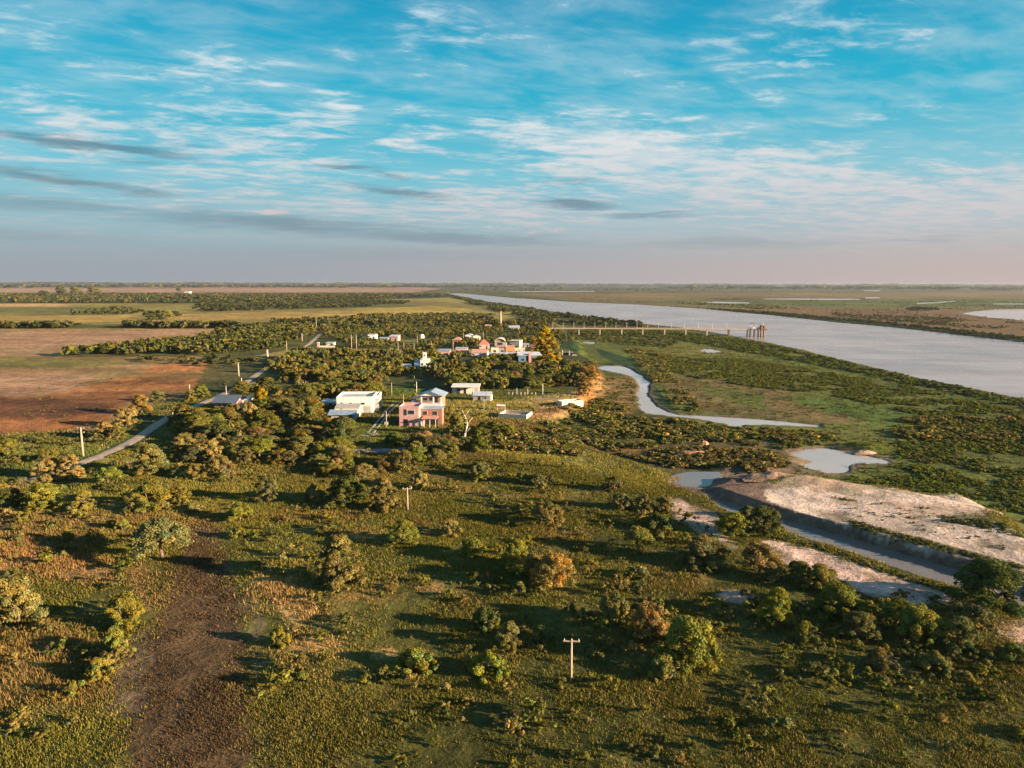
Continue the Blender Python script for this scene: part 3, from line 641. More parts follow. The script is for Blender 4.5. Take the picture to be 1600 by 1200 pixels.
# ------------------------------------------------------------------ ground sheet
def build_ground():
    az = np.concatenate([np.linspace(-180, -44, 40)[:-1], np.linspace(-44, 44, 900), np.linspace(44, 180, 40)[1:-1]])
    a = np.radians(az)
    rr = [3, 8, 15, 22, 30, 38, 46, 54]
    r = 60.0
    while r < 44000:
        rr.append(r); r += min(r * r / (H * 692) * 1.05, 0.0125 * r)
    rr = np.array(rr); nr, na = len(rr), len(a)
    Rg, A = np.meshgrid(rr, a, indexing='ij')
    X = (Rg * np.sin(A)).ravel(); Y = (Rg * np.cos(A)).ravel()
    Z = ground_z(X, Y); col = ground_col(X, Y)
    i = np.arange(nr - 1)[:, None] * na; j = np.arange(na)[None, :]; j2 = (j + 1) % na
    F = np.stack([i + j, i + na + j, i + na + j2, i + j2], -1).reshape(-1, 4)[:, ::-1]
    V = np.stack([X, Y, Z], -1)
    V = np.vstack([V, [[0, 0, Z[0]]]]); col = np.vstack([col, col[:1]])
    o = np_mesh('ground', V, F, ground_material(), col=col, smooth=True)
    tag(o, kind='structure')
    return o
ground = build_ground()

WCAT = {'river': 'wide muddy river', 'creek': 'winding creek'}
MRIV = water_material('river_water', (0.33, 0.25, 0.23), 0.26, 0.35, 0.5, (1, 2.2, 1))
MPOND = water_material('still_water', (0.38, 0.315, 0.295), 0.12, 0.8, 0.08)
MDITCH = water_material('ditch_water', (0.20, 0.155, 0.14), 0.1, 0.8, 0.1)
for k, (lv, sl_, _) in WATERS.items():
    Pw = WP[k]; n = len(Pw)
    area = 0.5 * sum(Pw[i][0] * Pw[(i + 1) % n][1] - Pw[(i + 1) % n][0] * Pw[i][1] for i in range(n))
    sg = 1 if area > 0 else -1
    off = 2.5 if k not in ('ditch_water',) else 0.45
    out = []
    for i in range(n):
        p0, p1, p2 = Pw[i - 1], Pw[i], Pw[(i + 1) % n]
        d1 = (p1 - p0) / (np.linalg.norm(p1 - p0) + 1e-9); d2 = (p2 - p1) / (np.linalg.norm(p2 - p1) + 1e-9)
        nn = np.array((d1[1] + d2[1], -d1[0] - d2[0])) * sg
        L_ = np.linalg.norm(nn)
        if L_ < 0.3: out.append(p1); continue
        nn /= L_
        cosh = max(0.5, nn.dot(np.array((d1[1], -d1[0])) * sg))
        out.append(p1 + nn * off / cosh)
    bm = bmesh.new()
    vs = [bm.verts.new((q[0], q[1], lv)) for q in out]
    f = bm.faces.new(vs if sg > 0 else vs[::-1])
    bmesh.ops.triangulate(bm, faces=[f])
    me = bpy.data.meshes.new(k); bm.to_mesh(me); bm.free()
    me.materials.append(MRIV if k == 'river' else MDITCH if k in ('ditch_water', 'mud_pool') else MPOND)
    tag(link(bpy.data.objects.new(k, me)), kind='structure')

# ------------------------------------------------------------------ roads: sheets a little above the ground
MROAD = M('dirt_road', ROADC, 0.95, 0.38, 0.6, 0.5, bscale=2.5, stain=(0.17, 0.14, 0.08))
MRUT = M('pale_wheel_ruts', (0.36, 0.31, 0.27), 0.95, 0.25, 0.6, 0.3, bscale=3)
def road(name, pts, width, mat, lift=0.12):
    c = [np.array(Wz(*p)) for p in pts]
    q = []
    for i in range(len(c) - 1):
        k = max(2, int(np.linalg.norm(c[i + 1] - c[i]) / 3))
        for t in range(k): q.append(c[i] + (c[i + 1] - c[i]) * t / k)
    q.append(c[-1]); q = np.array(q)
    ker = np.ones(5) / 5
    if len(q) > 12 and width > 2:
        s = q.copy(); s[2:-2, 0] = np.convolve(q[:, 0], ker, 'valid'); s[2:-2, 1] = np.convolve(q[:, 1], ker, 'valid'); q = s
    d = np.gradient(q, axis=0); d /= np.linalg.norm(d, axis=1)[:, None] + 1e-9
    nrm = np.stack([d[:, 1], -d[:, 0]], 1)
    m_ = 7; V = []
    wn = 1 + 0.25 * (fbm(q[:, 0], q[:, 1], 9, 91, 3) - 0.5)
    for j in range(m_):
        s = (j / (m_ - 1) - 0.5) * width
        V.append(q + nrm * (s * wn)[:, None])
    V = np.stack(V, 1).reshape(-1, 2)
    z = ground_z(V[:, 0], V[:, 1])
    n = len(q)
    zz = z.reshape(n, m_); zz = np.maximum(zz, zz.mean(1)[:, None]); z = zz.ravel()
    z = z + lift - 0.1 * np.tile(np.abs(np.linspace(-1, 1, m_)) ** 3, n)
    F = np.array([[i * m_ + j, i * m_ + j + 1, (i + 1) * m_ + j + 1, (i + 1) * m_ + j] for i in range(n - 1) for j in range(m_ - 1)])
    return tag(np_mesh(name, np.column_stack([V, z]), F, mat, smooth=True), kind='structure')
ROADPX = [(-260, 830), (-90, 788), (0, 764), (60, 748), (105, 731), (145, 718), (180, 704), (212, 688), (240, 668), (262, 653), (290, 641), (330, 625), (365, 609), (388, 595), (410, 580), (440, 562), (462, 549), (480, 540), (492, 530), (500, 522)]
road('dirt_road', ROADPX, 3.7, MROAD, 0.18)
road('side_track', [(150, 716), (168, 722), (200, 722), (240, 716)], 3.0, MROAD, 0.14)
road('wheel_track', [(574, 677), (590, 659), (604, 642), (618, 628)], 0.9, MRUT, .26)
road('wheel_track', [(583, 677), (598, 659), (612, 642), (625, 629)], 0.9, MRUT, .26)
road('gravel_patch', [(566, 682), (577, 679), (588, 680)], 5, MRUT, 0.15)
road('village_lane', [(530, 704), (560, 705), (625, 703), (640, 700)], 5.5, M('grey_lane', (0.24, 0.20, 0.2), 0.9, 0.2, 0.4), 0.16)
road('back_street', [(385, 599), (440, 598), (480, 596)], 3, MROAD, 0.16)

# ------------------------------------------------------------------ crowns
def leaf_quads(Pt, Nn, size, asp=0.7):
    n = len(Pt)
    t = rng.normal(size=(n, 3)); t -= (t * Nn).sum(1)[:, None] * Nn; t /= np.linalg.norm(t, axis=1)[:, None] + 1e-9
    b = np.cross(Nn, t)
    s = (size * rng.uniform(0.6, 1.35, n))[:, None]
    V = np.stack([Pt - t * s, Pt - b * s * asp, Pt + t * s, Pt + b * s * asp], 1).reshape(-1, 3)
    F = np.arange(4 * n).reshape(n, 4)
    return V, F
def crown_data(R, Hc, z0, nclump, nleaf, size, seed, flat=0.0, tall=False, hue=0.0):
    """positions in a crown of uneven clumps: R radius, Hc height above z0"""
    g = np.random.default_rng(seed)
    cs = []; cr = []
    off = g.normal(size=2) * 0.12 * R
    for i in range(nclump):
        a = g.uniform(0, 2 * math.pi); q = math.sqrt(g.uniform(0, 1)) * (0.98 if i % 4 else 0.6)
        zt = math.sqrt(max(0.02, 1 - q * q)) if not tall else (1 - q ** 2.2)
        zf = (g.uniform(0.72, 1.0) if i % 5 > 1 else g.uniform(0.10 + flat * 0.6, 0.8)) * zt
        rc = g.uniform(0.16, 0.34) * R * (0.9 if tall else 1) * (1.0 - 0.3 * q)
        if g.uniform() < 0.2: rc *= 0.6
        x = off[0] * (1 - q) + math.cos(a) * q * (R - rc * 0.6); y = off[1] * (1 - q) + math.sin(a) * q * (R - rc * 0.6)
        cs.append((x, y, z0 + max(rc * 0.5, zf * Hc - rc * 0.4))); cr.append(rc)
    cs = np.array(cs); cr = np.array(cr)
    w = cr ** 2; w = w / w.sum()
    idx = g.choice(nclump, nleaf, p=w)
    d = g.normal(size=(nleaf, 3)); d /= np.linalg.norm(d, axis=1)[:, None]
    d[:, 2] = np.where(d[:, 2] < -0.3, -d[:, 2] * 0.6, d[:, 2])
    k = g.uniform(0.55, 1.0, nleaf) ** 0.6
    k = np.where(g.uniform(size=nleaf) < 0.06, k * 1.25, k)
    Pt = cs[idx] + d * (cr[idx] * k)[:, None] * np.array((1, 1, 0.78))
    nn = d + g.normal(size=d.shape) * 0.55; nn /= np.linalg.norm(nn, axis=1)[:, None]
    ok = Pt[:, 2] > 0.1
    Pt, nn, idx = Pt[ok], nn[ok], idx[ok]
    cb = g.uniform(0.72, 1.28, nclump); chue = g.normal(size=nclump) * 0.10
    br = cb[idx] * g.uniform(0.7, 1.3, len(Pt)); hu = chue[idx] + g.normal(size=len(Pt)) * 0.10
    col = np.stack([br * (1 + hu), br, br * (1 - hu)], 1)
    return Pt, nn, col
def crown_obj(name, args, mat, parent, size, bcol, asp=0.7):
    Pt, nn, col = crown_data(*args)
    V, F = leaf_quads(Pt, nn, size, asp)
    return np_mesh(name, V, F, mat, parent, col=np.repeat(col * np.array(bcol), 4, 0))
MBARK = M('bark', (0.16, 0.11, 0.075), 0.95, 0.35, 3, 0.5)
MBARKP = M('pale_bark', (0.55, 0.45, 0.34), 0.9, 0.25, 3, 0.3)
def trunk_obj(R, Hc, z0, seed, parent, mat=None, multi=1, name='trunk'):
    g = random.Random(seed); mb = MB()
    for k in range(multi):
        a0 = g.uniform(0, 6.28); lean = Vector((math.cos(a0), math.sin(a0), 0)) * (R * 0.12 * multi)
        base = Vector((math.cos(a0) * 0.2 * (multi - 1), math.sin(a0) * 0.2 * (multi - 1), -0.3))
        r0 = 0.035 * R + 0.06
        top = Vector((lean.x, lean.y, z0 + Hc * 0.3))
        mid = (base + top) * 0.5 + Vector((g.uniform(-.2, .2), g.uniform(-.2, .2), 0))
        mb.tube(base, mid, r0 * 1.25, r0, 7); mb.tube(mid, top, r0, r0 * 0.75, 7)
        for j in range(5 if multi == 1 else 3):
            a = g.uniform(0, 6.28); q = g.uniform(0.35, 0.75) * R
            e = Vector((math.cos(a) * q, math.sin(a) * q, z0 + Hc * g.uniform(0.45, 0.8)))
            s = mid.lerp(top, g.uniform(0.3, 1.0)); mm = s.lerp(e, 0.5) + Vector((0, 0, 0.15 * R))
            mb.tube(s, mm, r0 * 0.55, r0 * 0.35, 5); mb.tube(mm, e, r0 * 0.35, r0 * 0.12, 5)
    return mb.build(name, mat or MBARK, parent, True)
LEAFC = (0.130, 0.124, 0.042)
PROTO = {}
def make_proto(key, kindname, cat, R, Hc, z0, ncl, nl, size, flat=0.0, tall=False, multi=1, n=3, bark=None):
    for i in range(n):
        t = thing(kindname, 'prototype', cat)
        crown_obj('crown', (R, Hc, z0, ncl, nl, size, hash_key(key) + i * 7, flat, tall), MLEAF, t, size, LEAFC)
        trunk_obj(R, Hc, z0, 50 + i, t, bark, multi)
        PROTO[(key, i)] = [t, False]
def hash_key(k): return sum(ord(c) * (i + 3) for i, c in enumerate(k))
# unit sizes: each about the real size in metres, then scaled to the photograph
make_proto('bushy', 'tree', 'tree', 4.0, 5.6, 0.3, 66, 16000, 0.135, 0.0, n=5)
make_proto('spread', 'tree', 'tree', 4.6, 3.6, 1.5, 60, 15000, 0.13, 0.45, n=3)
make_proto('peaked', 'tree', 'tree', 3.3, 6.8, 0.1, 90, 17000, 0.14, 0.0, True, n=3)
make_proto('shrub', 'shrub', 'shrub', 2.2, 2.1, 0.0, 34, 8000, 0.105, 0.0, multi=3, n=5)
make_proto('tall', 'tree', 'tree', 3.9, 13.0, 1.6, 110, 17000, 0.26, 0.0, True, n=1)
CNT = {'bushy': 5, 'spread': 3, 'peaked': 3, 'shrub': 5, 'tall': 1}
SIZE = {'bushy': (8.0, 6.1), 'spread': (9.2, 5.4), 'peaked': (6.6, 7.1), 'shrub': (4.4, 2.2), 'tall': (7.4, 14.0)}
def place(key, px, py, wpx, hpx, color, label, group=None, var=None, xyz=None, wh=None):
    if xyz is None:
        x, y, z = P(px, py); mpp = pxm(px, py); w = wpx * mpp; h = hpx * mpp * 1.02
    else:
        x, y, z = xyz; w, h = wh
    # the photo row given is the foot of the crown as seen; the root stands behind the visible foot
    if xyz is None:
        s = math.hypot(x, y); x += x / s * w * 0.30; y += y / s * w * 0.30
        h *= 0.92
    z = float(ground_z(np.array([x]), np.array([y]))[0])
    i = R_.randrange(CNT[key]) if var is None else var % CNT[key]
    src, used = PROTO[(key, i)]
    sw = w / SIZE[key][0]; sh = h / SIZE[key][1]
    rz = R_.uniform(0, 6.28)
    col = tuple(color) + (1.0,)
    if not used:
        PROTO[(key, i)][1] = True
        src.location = (x, y, z); src.rotation_euler = (0, 0, rz); src.scale = (sw, sw, sh)
        src['label'] = label
        if group: src['group'] = group
        for c in src.children: c.color = col
        return src
    return copy_thing(src, (x, y, z), rz, (sw, sw, sh), label, group, col)
# tints multiply the olive leaf colour
OLIVE = (1.0, 1.0, 1.0); GREEN = (0.92, 1.0, 0.65); TAN = (2.0, 1.55, 1.5); BRN = (1.4, 1.16, 1.05); LGRN = (1.0, 1.35, 0.6); DARK = (0.62, 0.7, 0.62); PALE = (1.35, 1.27, 1.3); YEL = (2.2, 1.45, 0.3); LIME = (1.35, 1.3, 0.7); RUSTT = (1.85, 1.22, 1.05)
FG = [ # kind, x, foot row, width, height (photo px), tint, label
 ('bushy', 15, 714, 40, 30, LIME, 'yellow-green bushy tree at the edge of the rust field, left of the power pole'),
 ('shrub', 30, 764, 44, 20, OLIVE, 'low olive shrub hiding the dirt road between the left border and the tan trees'),
 ('shrub', -4, 772, 40, 20, LIME, 'lime shrub over the dirt road cut by the left border'),
 ('shrub', 66, 757, 30, 16, BRN, 'low brown shrub on the dirt road left of the tan twin trees'),
 ('shrub', 118, 738, 22, 12, OLIVE, 'tiny olive shrub beside the road between the tan trees and the power pole'),
 ('bushy', 76, 722, 36, 24, LIME, 'small yellow-green tree behind the pair of tan trees near the power pole'),
 ('bushy', 76, 750, 48, 40, TAN, 'tan tree standing left of its twin just below the power pole'),
 ('peaked', 110, 750, 44, 44, TAN, 'tan tree with a pointed top just below the power pole'),
 ('bushy', 70, 798, 60, 44, LIME, 'olive and yellow tree leaning over the dirt track at the left'),
 ('bushy', 18, 794, 46, 32, DARK, 'dark green tree low beside the dirt track at the left border'),
 ('peaked', 130, 800, 40, 38, LIME, 'small lime tree with a narrow rounded top right of the leaning olive tree'),
 ('spread', 170, 763, 50, 34, LIME, 'lime spreading tree just below the start of the grey road'),
 ('bushy', 236, 746, 64, 56, BRN, 'large brownish round tree standing at the near bend of the dirt road'),
 ('bushy', 236, 800, 64, 50, LIME, 'broad yellow-green tree with lumpy crown right of the lime spreading tree'),
 ('bushy', 281, 786, 38, 32, LIME, 'small green tree touching the right of the broad yellow-green tree'),
 ('shrub', 302, 800, 36, 16, PALE, 'low pale shrub right of the broad yellow-green tree'),
 ('bushy', 345, 748, 46, 38, BRN, 'brown-gold round tree in the scrub right of the road bend'),
 ('bushy', 306, 750, 36, 24, BRN, 'low brown-gold tree left of the brown-gold round tree'),
 ('shrub', 277, 748, 24, 16, PALE, 'tiny pale shrub between the road bend and the brown-gold trees'),
 ('bushy', 375, 816, 44, 34, LIME, 'pale lime tree at the head of the brown cleared strip'),
 ('shrub', 372, 842, 30, 20, LIME, 'pale lime shrub below the tree at the head of the cleared strip'),
 ('spread', 256, 884, 104, 72, PALE, 'wide flat-topped acacia with grey-green crown and dark shade beneath'),
 ('shrub', 190, 832, 30, 22, LIME, 'small yellow-green shrub up and left of the flat-topped acacia'),
 ('shrub', 108, 848, 22, 26, LIME, 'thin green shrub alone in the left meadow'),
 ('shrub', 118, 864, 36, 18, BRN, 'low brown shrub just below the thin green shrub of the left meadow'),
 ('bushy', 28, 986, 82, 90, PALE, 'big bright grey-green tree cut by the left border'),
 ('bushy', -40, 1010, 70, 80, PALE, 'grey-green tree mostly beyond the left border'),
 ('bushy', 196, 984, 60, 60, LIME, 'bright green round bush at the edge of the brown cleared strip'),
 ('shrub', 186, 1030, 50, 46, LIME, 'green bush just below the bright round bush by the cleared strip'),
 ('shrub', 156, 1064, 42, 38, LIME, 'small olive bush nearest the camera beside the cleared strip'),
 ('bushy', 418, 786, 42, 48, OLIVE, 'olive tree with a tall crown on the near side of the village wood'),
 ('shrub', 490, 788, 34, 34, BRN, 'small brown tree between the tall olive one and the dark thicket'),
 ('bushy', 540, 794, 72, 54, DARK, 'dark thicket tree left of the peaked tree and the wooden T pole'),
 ('peaked', 600, 800, 56, 58, BRN, 'peaked brown-olive tree nearest the wooden T-shaped pole on the left side'),
 ('bushy', 568, 752, 50, 26, BRN, 'flat tan tree behind the dark thicket'),
 ('shrub', 652, 766, 36, 30, TAN, 'tan shrub right behind the wooden T-shaped pole'),
 ('shrub', 702, 840, 42, 28, BRN, 'small round brown bush alone in the middle meadow'),
 ('bushy', 630, 856, 54, 44, LIME, 'lime round bush between the T pole and the tall willow-like tree'),
 ('shrub', 741, 874, 46, 32, LIME, 'yellow-green bush casting a black shadow in the middle meadow'),
 ('peaked', 531, 922, 90, 88, BRN, 'large drooping willow-like tree in the centre of the near meadow'),
 ('shrub', 436, 1012, 36, 36, LIME, 'small bright green bush right of the brown cleared strip'),
 ('shrub', 650, 1056, 72, 36, LIME, 'light green bush nearest the camera, left of the cross-arm pole'),
 ('shrub', 750, 746, 42, 28, OLIVE, 'olive shrub in the meadow below the concrete tank'),
 ('shrub', 762, 990, 52, 40, DARK, 'dark leafy shrub left of the cross-arm pole'),
 ('bushy', 794, 1022, 46, 52, BRN, 'brown bush just right of the dark leafy shrub'),
 ('shrub', 764, 1064, 70, 40, LIME, 'lime bush nearest the camera just left of the cross-arm pole'),
 ('shrub', 816, 757, 34, 22, OLIVE, 'left one of two small olive shrubs in the far meadow'),
 ('shrub', 842, 760, 32, 22, OLIVE, 'right one of two small olive shrubs in the far meadow'),
 ('shrub', 957, 768, 36, 24, DARK, 'dark green round shrub west of the muddy pool'),
 ('shrub', 972, 797, 36, 30, BRN, 'brown shrub just below the dark round one west of the muddy pool'),
 ('shrub', 1005, 800, 34, 30, BRN, 'left one of the brown shrubs beside the upper bare sand patch'),
 ('shrub', 1036, 800, 34, 28, BRN, 'right one of the brown shrubs beside the upper bare sand patch'),
 ('bushy', 854, 828, 62, 42, BRN, 'round brown tree in the middle of the right meadow'),
 ('shrub', 1026, 832, 54, 28, DARK, 'low dark green shrub left of the upper bare sand patch'),
 ('spread', 997, 870, 52, 48, LIME, 'small spreading tree with its trunk in view, below the low dark shrub'),
 ('bushy', 865, 928, 78, 64, RUSTT, 'big reddish-brown tree in the middle meadow above the cross-arm pole'),
 ('bushy', 806, 892, 48, 54, LIME, 'lime tree touching the upper left of the reddish-brown tree'),
 ('bushy', 836, 905, 46, 40, BRN, 'brown tree between the lime tree and the big reddish-brown tree'),
 ('bushy', 1100, 892, 86, 50, OLIVE, 'broad olive tree below the upper bare sand patch'),
 ('bushy', 1145, 842, 64, 40, LIME, 'yellow-green tree at the near edge of the ditch, left of the darker one'),
 ('bushy', 1194, 838, 64, 48, DARK, 'dark green round tree overhanging the ditch'),
 ('shrub', 1168, 812, 34, 22, DARK, 'dark shrub on the ditch bank behind the yellow-green tree'),
 ('bushy', 1186, 906, 74, 58, BRN, 'brown-olive tree left of the long bare sand strip'),
 ('bushy', 958, 984, 58, 58, OLIVE, 'olive tree at the left end of the big thicket in the near meadow'),
 ('bushy', 1016, 1014, 70, 74, BRN, 'brown tree in the middle of the big thicket in the near meadow'),
 ('bushy', 1078, 1056, 96, 96, LIME, 'tall lime tree at the right end of the big thicket in the near meadow'),
 ('shrub', 1040, 1070, 60, 40, BRN, 'low brown bush at the foot of the big thicket'),
 ('bushy', 1214, 980, 62, 58, LIME, 'yellow-green tree right of the small pale sand heap'),
 ('bushy', 1246, 915, 46, 40, GREEN, 'green shrubby tree at the left foot of the long sand strip'),
 ('bushy', 1282, 926, 62, 44, BRN, 'brown-olive tree half way along the foot of the long sand strip'),
 ('bushy', 1305, 968, 90, 56, GREEN, 'broad green tree below the long sand strip'),
 ('bushy', 1340, 1006, 70, 50, OLIVE, 'olive tree in front of the broad green tree below the sand strip'),
 ('shrub', 1262, 1010, 52, 36, GREEN, 'green shrub right of the yellow-green tree near the sand heap'),
 ('bushy', 1400, 984, 66, 50, GREEN, 'green tree between the broad green one and the olive crown below the sand strip'),
 ('bushy', 1434, 1010, 78, 66, LIME, 'light olive tree below the right end of the long sand strip'),
 ('bushy', 1495, 1022, 72, 58, OLIVE, 'olive tree left of the bare sand in the lower right corner'),
 ('bushy', 1548, 962, 128, 82, DARK, 'large dark round tree closing off the end of the ditch'),
 ('shrub', 1516, 980, 74, 36, OLIVE, 'olive bush at the left foot of the large dark round tree'),
 ('shrub', 1460, 1056, 60, 34, BRN, 'brown bush nearest the camera in the lower right'),
 ('shrub', 1380, 1050, 56, 34, OLIVE, 'olive bush nearest the camera left of the brown one in the lower right'),
 ('shrub', 1590, 1040, 50, 30, LIME, 'light green bush below the sand in the lower right corner'),
 # beside the road and field
 ('bushy', 164, 686, 34, 28, TAN, 'lowest golden-tan tree of the row between the rust field and the road'),
 ('bushy', 184, 688, 26, 24, BRN, 'small brown tree beside the lowest golden-tan tree of the roadside row'),
 ('bushy', 197, 668, 38, 34, TAN, 'middle golden-tan tree of the row between the rust field and the road'),
 ('bushy', 222, 648, 38, 32, RUSTT, 'upper orange-tan tree of the row between the rust field and the road'),
 ('bushy', 247, 628, 26, 20, OLIVE, 'olive tree at the top end of the roadside row'),
 ('peaked', 299, 628, 24, 22, LIME, 'yellow-green tree around the pole where the road goes into the wood'),
 ('bushy', 392, 668, 34, 44, TAN, 'tan tree just right of the red-walled house'),
 ('bushy', 410, 640, 32, 34, YEL, 'golden-green tree behind the right end of the red-walled house'),
 ('tall', 856, 576, 46, 68, YEL, 'tall golden-yellow poplar-like tree beside the blue house'),
 ('bushy', 836, 548, 22, 20, YEL, 'small yellow tree against the left of the tall golden one'),
 ('bushy', 918, 600, 46, 26, RUSTT, 'orange tree on the bank above the creek'),
 ('bushy', 912, 620, 24, 26, RUSTT, 'orange tree above the right concrete tank'),
 ('bushy', 530, 700, 64, 50, DARK, 'dark palm-like tree below the white warehouse'),
 ('bushy', 712, 682, 28, 40, LIME, 'yellow-green tree just left of the pale bare trunk'),
 ('bushy', 700, 660, 30, 30, BRN, 'brown round tree right of the pink house'),
 ('bushy', 590, 612, 26, 26, BRN, 'brown round tree behind the right end of the white warehouse'),
 ('bushy', 648, 628, 18, 14, TAN, 'small golden bush left of the blue-roofed upper storey'),
 ('bushy', 262, 500, 26, 15, BRN, 'brown tree clump alone in the straw-coloured far field'),
 ('bushy', 238, 501, 18, 12, DARK, 'dark tree beside the brown clump in the far field'),
 ('bushy', 96, 462, 20, 16, DARK, 'dark tall tree of the far grove at the left'),
 ('bushy', 118, 461, 22, 14, BRN, 'brown tree in the middle of the far grove at the left'),
 ('bushy', 147, 461, 24, 14, BRN, 'brown tree at the right end of the far grove at the left'),
 ('bushy', 70, 463, 22, 10, DARK, 'dark low tree at the left end of the far grove'),
 ('bushy', 279, 456, 9, 8, DARK, 'lone dark tree beside the white farm building on the horizon plain'),
]
for (k, px, py, w, h, c, lb) in FG:
    j = tuple(v * R_.uniform(1.05, 1.3) for v in c)
    place(k, px, py, w, h, j, lb)

# ------------------------------------------------------------------ buildings
MWHITE = M('white_render', (0.68, 0.645, 0.60), 0.85, 0.12, 0.5, stain=(0.45, 0.38, 0.31))
MCREAM = M('cream_render', (0.66, 0.55, 0.42), 0.85, 0.15, 0.5, stain=(0.4, 0.3, 0.2))
MPINK = M('pink_render', (0.55, 0.30, 0.29), 0.85, 0.14, 0.6, stain=(0.42, 0.2, 0.17))
MBRICK = M('brick_wall', (0.36, 0.165, 0.11), 0.9, 0.3, 2.5, 0.3, stain=(0.28, 0.12, 0.08))
MORANGE = M('orange_render', (0.70, 0.27, 0.10), 0.85, 0.15, 0.8, stain=(0.5, 0.2, 0.1))
MBLUE = M('blue_render', (0.10, 0.20, 0.36), 0.85, 0.15, 0.8, stain=(0.08, 0.14, 0.22))
MTEAL = M('teal_render', (0.15, 0.27, 0.32), 0.85, 0.15, 0.8, stain=(0.12, 0.2, 0.2))
MGREYW = M('grey_wall_and_shade', (0.36, 0.32, 0.30), 0.9, 0.2, 0.8, stain=(0.25, 0.2, 0.18))  # grey block walls; also painted shade on warehouse end wing and small shed front
MCONC = M('concrete', (0.48, 0.42, 0.36), 0.9, 0.2, 0.7, 0.2, stain=(0.3, 0.25, 0.2))
MREDR = M('red_tile_roof', (0.42, 0.14, 0.09), 0.9, 0.25, 1.5, 0.3)
MPINKR = M('faded_red_roof', (0.50, 0.26, 0.20), 0.9, 0.2, 1.2, 0.2)
MDARK = M('dark_opening', (0.02, 0.018, 0.017), 0.5, 0.2, 2)
MGLASS = M('window_glass', (0.03, 0.04, 0.05), 0.15, 0.2, 2)
MWOOD = M('weathered_wood', (0.30, 0.215, 0.14), 0.9, 0.3, 3, 0.2)
MPOLEW = M('pale_pole', (0.38, 0.28, 0.20), 0.85, 0.2, 2)
MSTEELP = M('painted_steel', (0.66, 0.62, 0.55), 0.6, 0.15, 2)
MRUSTS = M('rusty_steel', (0.15, 0.085, 0.06), 0.85, 0.35, 1.5, 0.2)
MSAND = M('spoil', (0.40, 0.25, 0.18), 0.95, 0.3, 1.2, 0.5)
def corrugated(name, col, rough=0.5):
    mt, b, out = new_mat(name)
    tc = b.n('ShaderNodeTexCoord'); wv = b.n('ShaderNodeTexWave'); b.link(tc.outputs['Object'], wv.inputs[0]); wv.inputs['Scale'].default_value = 1.2
    n = b.noise(tc.outputs['Object'], 0.5, 6, 0.65)
    c = b.mix(b.smooth(n, 0.35, 0.75), col, tuple(v * 0.6 for v in col))
    c = b.mix(b.math('MULTIPLY', b.smooth(b.noise(tc.outputs['Object'], 0.9, 5, 0.7), 0.58, 0.75), 0.5), c, (0.22, 0.10, 0.06))
    p = b.n('ShaderNodeBsdfPrincipled'); b.link(c, p.inputs['Base Color']); p.inputs['Roughness'].default_value = rough; p.inputs['Metallic'].default_value = 0.25
    bp = b.n('ShaderNodeBump'); bp.inputs['Strength'].default_value = 0.5; bp.inputs['Distance'].default_value = 0.03
    b.link(wv.outputs[1], bp.inputs['Height']); b.link(bp.outputs[0], p.inputs['Normal']); b.link(p.outputs[0], out.inputs[0])
    return mt
MTIN = corrugated('tin_roof', (0.50, 0.52, 0.55))
MTINB = corrugated('blue_grey_tin_roof', (0.34, 0.42, 0.50))
MTIND = corrugated('dark_tin_roof', (0.13, 0.16, 0.20))
MTINW = corrugated('pale_tin_roof', (0.66, 0.66, 0.68))

